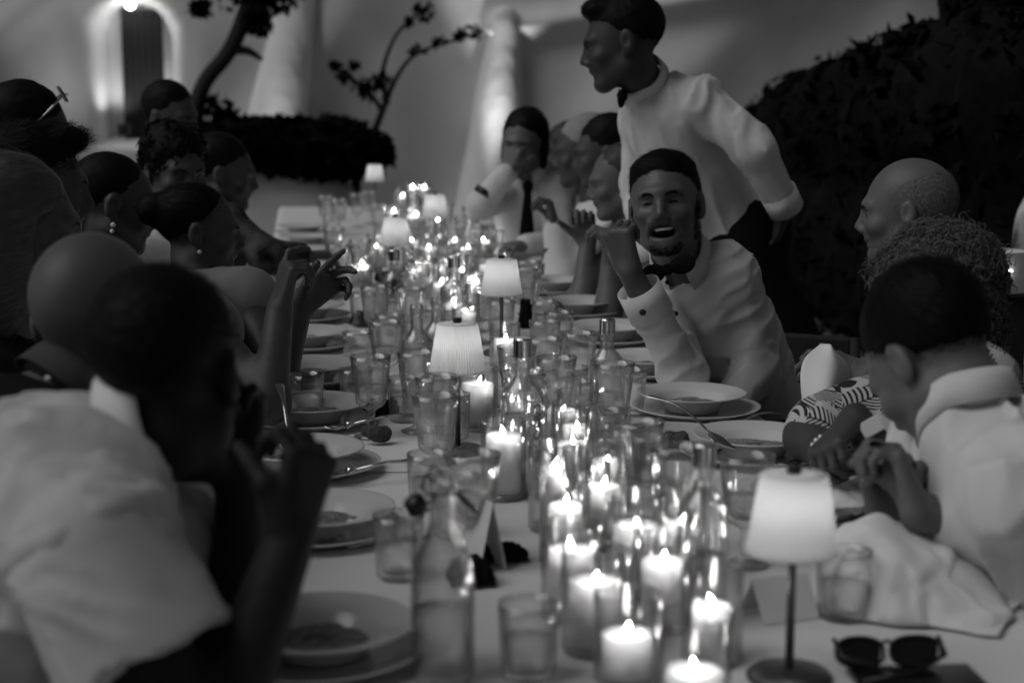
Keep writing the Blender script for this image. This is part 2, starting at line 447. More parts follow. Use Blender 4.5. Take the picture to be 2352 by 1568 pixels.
def bushy(name, ells, n, size, label, cat, seed, core=.85, stem=True):
    root = empty(name, (ells[0][0][0], ells[0][0][1], 0))
    V, Fc = leaves(n, in_ell(ells), size, seed); V = [v-root.location for v in V]
    s = Sdf()
    for c, r in ells: s.ell(Vector(c)-root.location, np.array(r)*core, k=.2)
    s.disp = lambda P: vnoise(P*6)*.05
    v2, q2 = s.mesh(.07, amp=.06)
    V2 = [Vector(v) for v in v2.tolist()]; F2 = [tuple(q) for q in q2.tolist()]
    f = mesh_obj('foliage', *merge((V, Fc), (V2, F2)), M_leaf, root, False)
    if stem:
        z = min(c[2] for c, r in ells)
        mesh_obj('stem', *tube([(0, 0, -.02), (.03, .02, max(.1, z*.6)), (0, 0, max(.2, z))], [.05, .04, .03]), M_bark, root)
    tag(root, label, cat); return root
E = []
for u, v, r in ((470, 345, .20), (540, 335, .24), (610, 335, .27), (690, 330, .30), (760, 325, .30), (810, 335, .26)):
    p = onY(u, v, 10.9); E.append(((p.x, p.y, p.z+random.uniform(-.05, .06)), (r*1.05, .30, r*random.uniform(.55, .85))))
bushy('shrub', E, 5200, .055, 'dark low shrub spilling over the white planter wall at the far end', 'shrub', 1, .72)
# gnarled tree left of the shrub
def branch_obj(name, pts, rads, parent, n=5):
    P = catmull(pts, n); R = np.interp(np.linspace(0, 1, len(P)), np.linspace(0, 1, len(rads)), rads)
    return mesh_obj(name, *tube(P, list(R), 8), M_bark, parent)
tr = empty('tree', onY(455, 560, 11.4)); tr.location.z = 0; TL = tr.location
def tp(u, v, Y=11.4): return onY(u, v, Y)-TL
branch_obj('trunk', [(0, 0, 0), tp(440, 380), tp(447, 270), tp(470, 190), tp(525, 120), tp(560, 40), tp(585, -60), tp(600, -200)], [.08, .065, .058, .053, .053, .055, .038, .02], tr)
branch_obj('limb', [tp(530, 115), tp(570, 118), tp(603, 138)], [.035, .028, .012], tr)
branch_obj('limb', [tp(560, 45), tp(600, 20), tp(650, -40)], [.04, .03, .015], tr)
E = [(tuple(tp(u, v)), (r, r, r*.8)) for u, v, r in ((590, 55, .10), (610, 10, .14), (640, -20, .18), (460, 20, .07), (490, 262, .14), (545, -30, .2), (520, 275, .1))]
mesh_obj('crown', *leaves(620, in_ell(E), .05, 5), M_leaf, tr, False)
tag(tr, 'gnarled dark tree leaning in front of the white wall beside the door', 'tree')
bv = empty('climbing_plant', onY(820, 520, 11.0)); bv.location.z = 0; TL = bv.location
branch_obj('stem', [(0, 0, 0), tp(818, 420, 11), tp(838, 360, 11), tp(880, 250, 11), tp(910, 180, 11), tp(955, 125, 11), tp(1040, 95, 11), tp(1110, 70, 11)], [.04, .032, .028, .022, .015, .012, .008, .004], bv)
branch_obj('stem', [tp(890, 240, 11), tp(878, 170, 11), tp(905, 90, 11), tp(945, 45, 11), tp(985, 25, 11)], [.02, .016, .012, .01, .006], bv)
branch_obj('stem', [tp(880, 260, 11), tp(850, 215, 11), tp(800, 175, 11), tp(770, 155, 11)], [.018, .014, .01, .006], bv)
E = [(tuple(tp(u, v, 11)), (r, r, r*.8)) for u, v, r in ((975, 28, .075), (1085, 75, .07), (1060, 85, .05), (1010, 98, .055), (955, 118, .055), (770, 152, .04), (815, 150, .035), (790, 175, .05), (825, 200, .08), (850, 190, .07), (865, 215, .09), (880, 185, .07), (840, 205, .06), (940, 50, .03))]
mesh_obj('foliage', *leaves(430, in_ell(E), .032, 9), M_leaf, bv, False)
tag(bv, 'bare climbing plant with few leaf tufts leaning against the white wall', 'plant')
# dark hedge along the right side and a tree in the top right corner
E = []
for u, v, d, r in ((1775, 330, 11.5, .36), (1850, 290, 10.6, .4), (1930, 270, 9.7, .42), (2010, 250, 8.9, .42), (2090, 235, 8.1, .42), (2170, 215, 7.4, .42), (2250, 215, 6.8, .42), (2330, 215, 6.3, .42), (2430, 230, 5.7, .42)):
    p = W(u, v, d)
    E.append(((p.x, p.y, p.z-.05), (r*.9, r*1.1, r))); E.append(((p.x+.1, p.y, .55), (.5, .6, .6)))
bushy('hedge', E, 9000, .055, 'tall dark hedge bordering the courtyard along the right behind the guests', 'hedge', 2, .9)
t2 = empty('tree', W(2420, 700, 7.2)); t2.location.z = 0; TL = t2.location
branch_obj('trunk', [(0, 0, 0), (.05, 0, .8), (-.02, .03, 1.7), (.05, 0, 2.6)], [.13, .11, .1, .06], t2)
E = [(tuple(W(u, v, 7.4)-TL), (r, r, r)) for u, v, r in ((2340, 90, .28), (2330, 10, .32), (2420, 60, .4), (2280, 130, .18), (2300, -60, .3), (2420, -100, .5), (2270, 60, .12))]
vf = leaves(3000, in_ell(E), .055, 12)
s = Sdf()
for c, r in E: s.ell(c, np.array(r)*.8, k=.2)
v2, q2 = s.mesh(.08)
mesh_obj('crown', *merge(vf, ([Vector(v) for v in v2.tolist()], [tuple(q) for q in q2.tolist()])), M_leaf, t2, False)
tag(t2, 'dark leafy tree filling the top right corner above the hedge', 'tree')
# small garden uplights at the foot of the wall
def uplight(u, v, Y, e, label, aim=(0, .12, 1), size=70, base=0):
    p = onY(u, v, Y); p.z = base
    r = empty('garden_uplight', (p.x, p.y, base))
    mesh_obj('housing', *lathe([(0, 0), (.05, 0), (.055, .10), (.05, .10), (.045, .03), (0, .03)], 16), M_black, r)
    l = bpy.data.lights.new('spot', 'SPOT'); l.energy = e; l.spot_size = math.radians(size); l.spot_blend = 1; l.shadow_soft_size = .04
    o = bpy.data.objects.new('spot', l); COL.objects.link(o); o.parent = r; o.location = (0, 0, .09)
    o.rotation_euler = Vector(aim).to_track_quat('-Z', 'Y').to_euler()
    tag(r, label, 'uplight')
uplight(1118, 520, 13.2, 160, 'small ground uplight washing the rounded white buttress behind the far end', (.06, .22, 1), 34)
uplight(598, 520, 13.2, 50, 'small ground uplight under the slim white buttress beside the tree', (.14, .22, 1), 34)
uplight(180, 500, 13.2, 20, 'small ground uplight below the wall to the door side', (0, .2, 1), 60)

uplight(286, 340, WY+.14, 3.5, 'small uplight on the sill of the arched niche beside the plank door', (-.10, .25, 1), 120, z0+.06)
uplight(385, 340, WY+.14, 3.5, 'small uplight on the sill of the arched niche next to the tree', (.10, .25, 1), 120, z0+.06)
# ---------------------------------------------------------------- table and linen
TX0, TX1, TY0, TY1 = -.135, .965, 1.25, 9.55
tb = empty('dining_table', ((TX0+TX1)/2, 5.4, 0))
hx = (TX1-TX0)/2-.01; hy = (TY1-TY0)/2-.01
mesh_obj('tabletop', *box((-hx, -hy, .71), (hx, hy, .738), .004), M_bark, tb, False)
for yy in np.linspace(-hy+.2, hy-.2, 5):
    for sx in (-1, 1):
        mesh_obj('leg', *box((sx*(hx-.12)-.03, yy-.03, 0), (sx*(hx-.12)+.03, yy+.03, .71), .004), M_bark, tb, False)
tag(tb, 'long wooden banquet table running away under the white cloth', 'table')
nx, ny = 34, 180
drop = .30
prof = [(-hx-.02, -drop), (-hx-.022, -drop*.66), (-hx-.018, -drop*.33), (-hx-.014, -.02), (-hx-.006, -.004)]
xs = [p[0] for p in prof]+list(np.linspace(-hx+.005, hx-.005, nx))+[-p[0] for p in prof[::-1]]
zz = [p[1] for p in prof]+[0]*nx+[p[1] for p in prof[::-1]]
ys = np.linspace(-hy-.01, hy+.01, ny)
V = []
for i, (x, z) in enumerate(zip(xs, zz)):
    for y in ys:
        hang = max(0, -z-.01)
        w = math.sin(y*9+math.sin(y*3.1)*2)*.09*hang
        V.append((x+w, y, .75+z*(1+.1*math.sin(y*1.7))))
V = np.array(V); nzv = vnoise(V*np.array([5, 2.2, 5])+3)*.0009+vnoise(V*np.array([22, 9, 9])+3)*.0006; V[:, 2] += nzv-.0012
ii = np.arange(len(xs)*ny).reshape(len(xs), ny)
Q = np.stack([ii[:-1, :-1].ravel(), ii[1:, :-1].ravel(), ii[1:, 1:].ravel(), ii[:-1, 1:].ravel()], 1)
V[:, 0] += tb.location.x; V[:, 1] += tb.location.y
tag(big_mesh('tablecloth', V, Q, M_cloth), 'long white linen cloth covering the whole banquet table', 'tablecloth')
ZT = .7505
# ---------------------------------------------------------------- tableware prototypes (each first use is placed, the rest are copies)
PROTO = {}
def place(kind, maker, loc, label, cat, group=None, rz=None):
    rz = random.uniform(0, 6.28) if rz is None else rz
    if kind not in PROTO:
        o = maker(); o.location = loc; o.rotation_euler.z = rz; PROTO[kind] = o
    else: o = copy_tree(PROTO[kind], loc, rz)
    return tag(o, label, cat, group)
def flute(n, amp, i0, i1):
    return lambda a, i, j: 1+(amp*(abs(math.cos(a*n/2))-.6) if i0 <= i <= i1 else 0)
def mk_goblet(fill=None, wine=False, sc=1.0):
    r = empty('goblet', (0, 0, 0))
    P = [(0, 0), (.034, 0), (.035, .002), (.022, .006), (.009, .012), (.0075, .022), (.011, .030), (.0075, .038), (.0075, .052), (.013, .058), (.024, .064), (.029, .072), (.0315, .095), (.035, .12), (.0385, .145), (.0415, .165),
         (.0400, .165), (.0365, .145), (.033, .12), (.029, .095), (.026, .078), (.020, .072), (.010, .069), (0, .068)]
    P = [(a*sc, b*sc) for a, b in P]
    mesh_obj('bowl', *lathe(P, 64, flute(16, .11, 10, 13)), M_glass, r)
    if fill:
        zt = fill*sc; rt = np.interp(zt, [.078*sc, .165*sc], [.0255*sc, .0395*sc])
        mesh_obj('wine' if wine else 'water', *lathe([(0, .0695*sc), (.019*sc, .073*sc), (.0255*sc, .079*sc), (.0283*sc, .095*sc if zt > .096*sc else zt-.001), (rt-.0006, zt), (0, zt)], 32), M_wine if wine else M_water, r)
    return r
def mk_tumbler(fill=None, dark=False, h=.092, flare=.006):
    r = empty('tumbler', (0, 0, 0)); b = .031
    P = [(0, 0), (b-.003, 0), (b, .003), (b+flare*.15, h*.2), (b+flare*.5, h*.5), (b+flare*.85, h*.8), (b+flare, h), (b+flare-.0018, h), (b+flare*.85-.003, h*.8), (b+flare*.5-.0035, h*.5), (b-.004, h*.2), (b-.006, .010), (0, .009)]
    mesh_obj('glass', *lathe(P, 60, flute(20, .09, 2, 4)), M_glass, r)
    if fill:
        zt = fill; rt = b+flare*zt/h-.0042
        mesh_obj('drink' if dark else 'water', *lathe([(0, .0098), (b-.0066, .0105), (b-.0048, h*.2), (rt, zt), (0, zt)], 32), M_wine if dark else M_water, r)
    return r
def mk_bottle(fill=.13, capped=True, H=.265, R=.037):
    r = empty('water_bottle', (0, 0, 0)); s = H/.265
    P = [(0, .004), (R-.006, .0), (R, .005), (R, .165*s), (R-.001, .175*s), (R-.008, .187*s), (.018, .197*s), (.0135, .205*s), (.0128, .235*s), (.0150, .237*s), (.0150, .241*s), (.0138, .243*s), (.0148, .246*s), (.0148, .250*s), (.0136, .252*s), (.0140, .262*s),
         (.0115, .262*s), (.0105, .235*s), (.0110, .205*s), (.0155, .195*s), (R-.011, .184*s), (R-.0035, .172*s), (R-.0032, .165*s), (R-.0032, .010), (R-.008, .0075), (0, .010)]
    mesh_obj('glass', *lathe(P, 40), M_bottle, r)
    if fill: mesh_obj('water', *lathe([(0, .0105), (R-.009, .0085), (R-.004, .012), (R-.0040, fill), (0, fill)], 32), M_water, r)
    if capped:
        rib = lambda a, i, j: 1+(.03*(j % 2) if i in (1, 2) else 0)
        mesh_obj('cap', *lathe([(0, .236*s), (.0155, .236*s), (.0155, .266*s), (.0140, .269*s), (0, .269*s)], 40, rib), M_metal, r, False)
    return r
def mk_lamp():
    r = empty('table_lamp', (0, 0, 0))
    mesh_obj('base', *lathe([(0, 0), (.050, 0), (.051, .004), (.046, .009), (.012, .013), (0, .013)], 40), M_brass, r)
    mesh_obj('pole', *lathe([(0, .012), (.0052, .012), (.0052, .242), (0, .242)], 16), M_brass, r)
    n = 240; V, Fc = [], []
    for j in range(n):
        a = 2*math.pi*j/n; m = (j % 4); k = 1+(.022 if m < 2 else -.004)
        for rr, z in ((.0535, .158), (.0505, .175), (.0465, .200), (.0425, .225), (.0385, .2475), (.0345, .2475)):
            V.append((rr*k*math.cos(a), rr*k*math.sin(a), z))
    L = 6
    for j in range(n):
        k = (j+1) % n
        for i in range(L-1): Fc.append((j*L+i, k*L+i, k*L+i+1, j*L+i+1))
    mesh_obj('lamp_shade', V, Fc, M_shade, r, False)
    mesh_obj('shade_trim', *lathe([(.0538, .156), (.0550, .156), (.0550, .1595), (.0538, .1595)], 48, close=True), M_shade, r)
    mesh_obj('shade_top', *lathe([(.005, .246), (.036, .246), (.0365, .2485), (.005, .2500)], 48, close=True), M_shade, r)
    mesh_obj('finial', *lathe([(0, .249), (.0085, .249), (.0085, .2575), (.0075, .259), (0, .259)], 20), M_black, r)
    mesh_obj('bulb', *lathe([(0, .200), (.008, .204), (.011, .213), (.008, .222), (0, .226)], 16), M_bulb, r)
    return r
def mk_candle(hc, rc, seed=0):
    rc *= .9
    rs = random.Random(seed); r = empty('pillar_candle', (0, 0, 0))
    P = [(0, 0), (rc, 0), (rc, hc*.4), (rc*1.005, hc*.8), (rc*.99, hc-.002), (rc*.93, hc), (rc*.82, hc-.007), (rc*.4, hc-.011), (0, hc-.011)]
    mesh_obj('wax', *lathe(P, 32, lambda a, i, j: 1+(.02*math.sin(a*3+seed) if 2 < i < 6 else 0)), M_wax, r)
    mesh_obj('wick', *tube([(0, 0, hc-.012), (.0008, 0, hc-.006), (.0022, 0, hc-.001)], .0009, 6), M_black, r)
    t = rs.uniform(-.35, .5); n = 10; V = []; zs_ = [0, .002, .005, .009, .013, .017, .021]; rr = [.0012, .0027, .0038, .0039, .0029, .0015, .0003]
    k = rs.uniform(.55, .95); pts = [(.001+t*z*k, .2*t*z, hc-.004+z*k) for z in zs_]
    mesh_obj('flame', *tube(pts, rr, n), M_flame, r)
    return r
def mk_candle_glass(h, R):
    r = empty('candle_glass', (0, 0, 0))
    mesh_obj('cylinder', *lathe([(R-.004, .001), (R, .005), (R, h-.002), (R-.001, h), (R-.0028, h), (R-.0030, h-.003), (R-.0030, .012), (R-.006, .010), (0, .010)], 40), M_thin, r)
    mesh_obj('foot', *lathe([(0, .0), (R-.004, .0), (R-.001, .004), (R-.0035, .008), (0, .009)], 40), M_glass, r)
    return r
def mk_charger():
    P = [(0, .002), (.085, .002), (.092, .0), (.097, .002), (.105, .006), (.134, .016), (.1375, .0175), (.1372, .0195), (.132, .0185), (.105, .0095), (.094, .0062), (0, .0055)]
    return mesh_obj('charger_plate', *lathe(P, 64), M_ceram)
def mk_soup():
    P = [(0, .003), (.048, .003), (.052, 0), (.056, .001), (.062, .010), (.074, .026), (.080, .030), (.114, .0385), (.1175, .0395), (.1170, .0420), (.112, .0410), (.081, .0330), (.072, .0290), (.060, .0135), (.050, .0080), (0, .0070)]
    return mesh_obj('soup_plate', *lathe(P, 64), M_ceram)
def mk_food(seed):
    n = 28; V, Fc = [], []; rs = random.Random(seed)
    pr = [0, .012, .024, .036, .046, .054, .060, .063]
    for i, rr in enumerate(pr):
        for j in range(n):
            a = 2*math.pi*j/n; q = rr*(1+.06*math.sin(a*3+seed)*(i > 2))
            z = .0165+.004*math.cos(rr/.063*1.5)+.0022*math.sin(rr*170+a*2+seed)*math.cos(a*5+rr*200)+rs.uniform(-.0012, .0012)
            if i == len(pr)-1: z = .0155
            V.append((q*math.cos(a), q*math.sin(a), z))
    for i in range(len(pr)-1):
        for j in range(n):
            k = (j+1) % n; Fc.append((i*n+j, (i+1)*n+j, (i+1)*n+k, i*n+k))
    return mesh_obj('risotto', V, Fc, M_food)
def spoon_mesh():
    V, Fc = [], []; n = 22; L = .195
    for i in range(n+1):
        t = i/n; y = t*L
        if t < .30: w = .0205*math.sin(math.pi*min(1, (t/.30)*.5+.02)) if t < .15 else .0205*math.cos((t-.15)/.15*1.25)+.0012
        elif t < .7: w = .0030+.0008*(t-.3)
        else: w = .0033+.0068*((t-.7)/.3)**1.3 if t < .97 else .0070
        dip = -.007*math.sin(math.pi*t/.30) if t < .30 else .014*math.sin(math.pi*(t-.30)/.70)
        for s, zz in ((-1, .0012), (-.5, 0 if t < .3 else .002), (.5, 0 if t < .3 else .002), (1, .0012)):
            V.append((s*w, y, dip*(1 if abs(s) < 1 else (.35 if t < .3 else 1))+zz))
    m = 4; base = len(V)
    V += [(x, y, z-.0016) for x, y, z in V]
    for i in range(n):
        for j in range(3):
            a = i*m+j; Fc.append((a, a+1, a+m+1, a+m)); b = base+a; Fc.append((b, b+m, b+m+1, b+1))
        for j in (0, 3):
            a = i*m+j; b = base+a; Fc.append((a, a+m, b+m, b) if j == 0 else (a, b, b+m, a+m))
    return V, Fc
def fork_mesh():
    parts = [tube([(0, .06, .003), (0, .12, .010), (0, .19, .006)], [.003, .0028, .0050], 8), tube([(0, .045, .002), (0, .062, .003)], [.0085, .003], 8)]
    for q in (-.009, -.003, .003, .009): parts.append(tube([(q, .046, .002), (q*1.05, .02, -.001), (q*1.0, 0, .003)], [.0017, .0016, .0008], 6))
    return merge(*parts)
def cutlery(kind, p, rz, tilt, label):
    o = mesh_obj(kind, *(spoon_mesh() if kind == 'spoon' else fork_mesh()), M_metal)
    o.location = p; o.rotation_euler = (tilt, 0, rz)
    return tag(o, label, kind)
# ---------------------------------------------------------------- place settings down both sides
SET_Y = [1.97, 2.54, 2.97, 3.40, 3.89, 4.40, 4.93, 5.48, 6.07, 6.65, 7.2, 7.75]
ORD = ['nearest', 'second', 'third', 'fourth', 'fifth', 'sixth', 'seventh', 'eighth', 'ninth', 'tenth', 'eleventh', 'twelfth']
for side, xs_ in (('left', .0), ('right', .83)):
    for i, y in enumerate(SET_Y):
        if side == 'right' and i in (0,): continue
        rs = random.Random(i*2+(side == 'right')); x = xs_+rs.uniform(-.008, .008)
        o = ORD[i] if side == 'left' else ORD[i-1]
        place('charger', mk_charger, (x, y, ZT), f'wide white charger plate laid under the {o} soup plate along the {side} table edge', 'charger plate', 'charger plates under the soup plates')
        sx, sy = x+rs.uniform(-.012, .012), y+rs.uniform(-.012, .012)
        place('soup', mk_soup, (sx, sy, ZT+.0060), f'rimmed white soup plate, {o} from the camera along the {side} table edge', 'soup plate', 'soup plates along the table')
        if i < 7:
            f = place('food%d' % (i % 3), lambda: mk_food(i), (sx, sy, ZT+.0060), f'half-eaten serving of risotto in the {o} soup plate on the {side} side', 'food', 'leftover risotto in the soup plates')
# cutlery seen in the photograph
cutlery('spoon', T(672, 1052, .80), math.radians(8), .55, 'silver spoon standing in the soup plate in front of the dark fist')
cutlery('spoon', T(1690, 1030, .795), math.radians(52), .42, 'silver spoon lying over the rim of the right soup plate beside the watch')
cutlery('spoon', T(1300, 712, .795), math.radians(40), .45, 'silver spoon leaning out of a soup plate past the hand of the laughing man')
cutlery('spoon', T(1232, 640, .795), math.radians(-20), .45, 'blurred silver spoon leaning on a right-hand soup plate at the far guests')
cutlery('fork', T(742, 1092, .7745), math.radians(-72), .02, 'silver fork resting on the charger plate below the standing spoon')
cutlery('fork', T(748, 985, .7745), math.radians(-68), .02, 'silver fork tucked under the left soup plate in focus')
cutlery('spoon', T(1640, 985, .7745), math.radians(-62), .02, 'silver spoon tucked under the sharp right-hand soup plate')
cutlery('fork', T(1795, 1068, .7745), math.radians(-62), .02, 'silver fork on the charger plate next to the bead bracelet')
cutlery('fork', T(1480, 985, .7745), math.radians(60), .02, 'silver fork on the left rim of the sharp right-hand charger plate')
# ---------------------------------------------------------------- lamps
LAMPS = [((1812, 1556), 'small pleated table lamp nearest the camera beside the crumpled napkin'), ((1052, 1036), 'pleated table lamp in sharp focus left of the tall label bottle'),
         ((1152, 812), 'pleated table lamp standing behind the sharp one, left of the laughing man'), ((910, 667), 'blurred table lamp left of the centre candles, below the farthest lamp'),
         ((1000, 586), 'blurred table lamp in front of the slim white buttress light'), ((862, 481), 'farthest table lamp, standing at the end of the table')]
for (u, v), lab in LAMPS: place('lamp', mk_lamp, T(u, v, ZT), lab, 'lamp', 'pleated table lamps')
# ---------------------------------------------------------------- bottles
def RB(u, v, h): return (lambda p: (p.x, p.y, ZT))(T(u, v, ZT+h))
b1 = place('bottleA', lambda: mk_bottle(.135), RB(1200, 778, .267), 'tall clear water bottle with upright printed lettering in sharp focus', 'bottle', None, 0)
place('bottleB', lambda: mk_bottle(.09, True, .235, .034), RB(1395, 733, .237), 'capped clear bottle in front of the cuff of the laughing man', 'bottle', 'clear glass bottles')
place('bottleC', lambda: mk_bottle(.06, False, .235, .034), RB(957, 700, .232), 'open clear bottle left of the sharp pleated lamp', 'bottle', 'clear glass bottles')
place('bottleC', None, RB(1004, 684, .232), 'open clear bottle just behind the left shoulder of the sharp lamp', 'bottle', 'clear glass bottles')
place('bottleB', None, RB(1042, 590, .237), 'capped clear bottle lit from behind by candles, left of the middle lamp', 'bottle', 'clear glass bottles')
place('bottleC', None, RB(1148, 528, .232), 'open clear bottle behind the middle lamp near the far guests', 'bottle', 'clear glass bottles')
place('bottleB', None, RB(905, 575, .237), 'blurred capped bottle behind the dark red wine', 'bottle', 'clear glass bottles')
place('bottleB', None, RB(1618, 1020, .237), 'blurred capped bottle left of the nearest lamp', 'bottle', 'clear glass bottles')
# lettering wrapped round the label bottle, reading upwards
tc = bpy.data.curves.new('lettering', 'FONT'); tc.body = "L'I  RECOARO"; tc.size = .0215; tc.space_character = 1.0; tc.extrude = .0; tc.resolution_u = 3
to = bpy.data.objects.new('lettering', tc); COL.objects.link(to)
dg = bpy.context.evaluated_depsgraph_get(); me = bpy.data.meshes.new_from_object(to.evaluated_get(dg)); bpy.data.objects.remove(to)
bm = bmesh.new(); bm.from_mesh(me); bmesh.ops.subdivide_edges(bm, edges=bm.edges[:], cuts=1); bm.to_mesh(me); bm.free()
va = math.atan2(-b1.location.y, -b1.location.x)+.62
Rb = .0375
for v in me.vertices:
    x, y = v.co.x, v.co.y; a = va+(.012-y)/Rb; v.co = (Rb*math.cos(a), Rb*math.sin(a), .026+x)
me.update(); link('lettering', me, mat('print ink', .03, .7, .1), b1)
# swing-top bottle close to the camera
sw = empty('swing_top_bottle', T(1018, 1553, ZT))
P = [(0, .003), (.034, 0), (.038, .004), (.038, .120), (.034, .145), (.022, .170), (.0145, .190), (.0135, .222), (.016, .225), (.016, .236), (.0135, .236), (.0105, .222), (.0115, .190), (.019, .168), (.031, .143), (.035, .119), (.035, .010), (0, .010)]
mesh_obj('glass', *lathe(P, 40), M_bottle, sw)
mesh_obj('water', *lathe([(0, .0105), (.0342, .0108), (.0342, .085), (0, .085)], 32), M_water, sw)
R_ = Matrix.Rotation(1.1, 3, 'Y')
mesh_obj('stopper', *moved(lathe([(0, -.012), (.009, -.012), (.013, -.006), (.014, .004), (.010, .012), (0, .014)], 20), (-.031, -.005, .212), R_), M_black, sw)
mesh_obj('wire_bail', *merge(tube([(-.017, .0, .222), (-.024, 0, .235), (-.012, -.002, .258), (.002, -.002, .247)], .0022, 6), tube([(.016, 0, .226), (.030, -.002, .212), (.043, -.004, .200)], .0032, 6), tube([(.0, -.0165, .226), (-.017, -.002, .224)], .0014, 6), tube([(0, -.0165, .226), (.017, -.002, .224)], .0014, 6)), M_black, sw)
tag(sw, 'blurred swing-top bottle with dark stopper hanging open in the near left', 'bottle')
# ---------------------------------------------------------------- glasses (placed by their rims)
def RG(u, v, h): return (lambda p: (p.x, p.y, ZT))(T(u, v, ZT+h))
G = 'cut stem goblets on the table'; U = 'fluted tumblers on the table'
gob_w = lambda: mk_goblet(.105); gob = lambda: mk_goblet(None); gob_d = lambda: mk_goblet(.150, True)
for k, u, v, lab in (('gw', 851, 816, 'cut goblet half full of water at the sharp left soup plate'), ('gw', 958, 806, 'cut goblet of water left of the sharp pleated lamp'),
                     ('g0', 1003, 862, 'empty cut goblet in front of the sharp lamp pole, larger rim'), ('g0', 1000, 905, 'blurred cut goblet in front of the lamp pole, lower of the two'),
                     ('gw', 1086, 1040, 'blurred cut goblet standing next to the upright card'), ('gw', 1716, 1044, 'blurred dark-looking goblet left of the nearest lamp shade'),
                     ('g0', 1250, 775, 'cut goblet right of the label bottle cap'), ('g0', 1410, 832, 'cut goblet in front of the capped bottle'), ('gw', 885, 736, 'tall cut goblet left of the two open bottles'),
                     ('gd', 900, 612, 'goblet of dark red wine below the left blurred lamp'), ('g0', 748, 450, 'lone goblet standing apart at the far left of the table'), ('g0', 940, 660, 'cut goblet behind the open bottle, right of the red wine'),
                     ('g0', 862, 655, 'blurred goblet in front of the gesturing hand'), ('g0', 1330, 762, 'cut goblet between the label bottle and the capped bottle'), ('g0', 1215, 612, 'cut goblet right of the middle lamp shade')):
    place(k, {'gw': gob_w, 'g0': gob, 'gd': gob_d}[k], RG(u, v, .165), lab, 'goblet', G)
tum = lambda: mk_tumbler(None, False, .098, .010); tum_w = lambda: mk_tumbler(.05, False, .092, .006); tum_d = lambda: mk_tumbler(.070, True, .09, .004)
for k, u, v, lab in (('tw', 703, 858, 'low tumbler of water behind the sharp left soup plate'), ('tw', 817, 846, 'tumbler of water between left soup plate and goblet'), ('t0', 1443, 846, 'flared fluted tumbler at the right soup plate in focus'),
                     ('td', 1490, 995, 'tumbler of dark drink left of the right soup plate'), ('tw', 1251, 690, 'tumbler half full of water right of the middle lamp'), ('tw', 820, 762, 'tumbler behind the goblet near the bracelet arm'),
                     ('t0', 1150, 690, 'tall fluted tumbler under the middle lamp shade'), ('tw', 1214, 1382, 'blurred tumbler near the bottom edge, right of the swing-top bottle'), ('tw', 1940, 1262, 'blurred tumbler between the nearest lamp and the crumpled napkin'),
                     ('tw', 915, 1180, 'blurred tumbler beside the swing-top bottle, at the plate'), ('t0', 1310, 842, 'fluted tumbler with dark reflections behind the sharp candles'), ('tw', 985, 1040, 'tumbler in front of the low goblets by the stopper')):
    place(k, {'tw': tum_w, 't0': tum, 'td': tum_d}[k], RG(u, v, .098 if k == 't0' else .092), lab, 'tumbler', U)
# ---------------------------------------------------------------- candles in glass cylinders
CANDLES = [((1097, 866), .085, .036, .130, 'pillar candle in sharp focus right of the lamp pole'), ((1156, 980), .100, .033, .135, 'tall pillar candle in front of the label bottle'),
           ((1268, 1056), .090, .022, .140, 'slim candle right of the bottle foot'), ((1316, 1000), .080, .030, .160, 'candle whose flame joins its neighbour behind the dark drink'), ((1326, 962), .075, .030, .150, 'candle just behind the joined flames'),
           ((1298, 1138), .080, .028, .150, 'candle left of the tall flame in the near cluster'), ((1383, 1098), .085, .032, .160, 'candle with leaning flame amid the near cluster'), ((1396, 1038), .070, .028, .170, 'candle in front of the dark drink tumbler'),
           ((1311, 1238), .085, .033, .130, 'candle left in the near cluster above the bottom tumbler'), ((1461, 1183), .095, .035, .150, 'tall candle in the middle right of the near cluster'), ((1366, 1310), .080, .036, .130, 'candle with double flame reflection low in the near cluster'),
           ((1524, 1264), .080, .032, .150, 'candle left of the nearest lamp shade'), ((1441, 1430), .050, .034, .110, 'burnt-down candle near the bottom edge'), ((1594, 1512), .040, .036, .115, 'lowest candle nearest the camera, left of the lamp pole'),
           ((1636, 1366), .060, .028, .120, 'candle behind the lowest one, beside the nearest lamp'), ((1290, 925), .070, .030, .150, 'candle behind the label bottle'), ((1175, 905), .065, .024, .100, 'small candle between sharp candle and label bottle'),
           ((1160, 768), .070, .030, .120, 'candle under the middle lamp'), ((1042, 685), .075, .030, .130, 'candle behind the open bottles'), ((1345, 1112), .060, .024, .140, 'short candle between the two middle flames'), ((1560, 1180), .070, .028, .140, 'candle behind the blurred capped bottle')]
for i, ((u, v), hc, rc, hg, lab) in enumerate(CANDLES):
    p = T(u, v, ZT+.010+hc+.012); p.z = ZT
    c = mk_candle(hc, rc, i); c.location = (p.x, p.y, ZT+.0105); c.rotation_euler.z = random.uniform(-.5, .5)
    tag(c, 'lit ' + lab, 'candle', 'lit pillar candles')
    g = mk_candle_glass(hg, max(.038, rc+.006)); g.location = p
    tag(g, 'clear glass cylinder around the ' + lab, 'candle holder', 'glass cylinders around the candles')
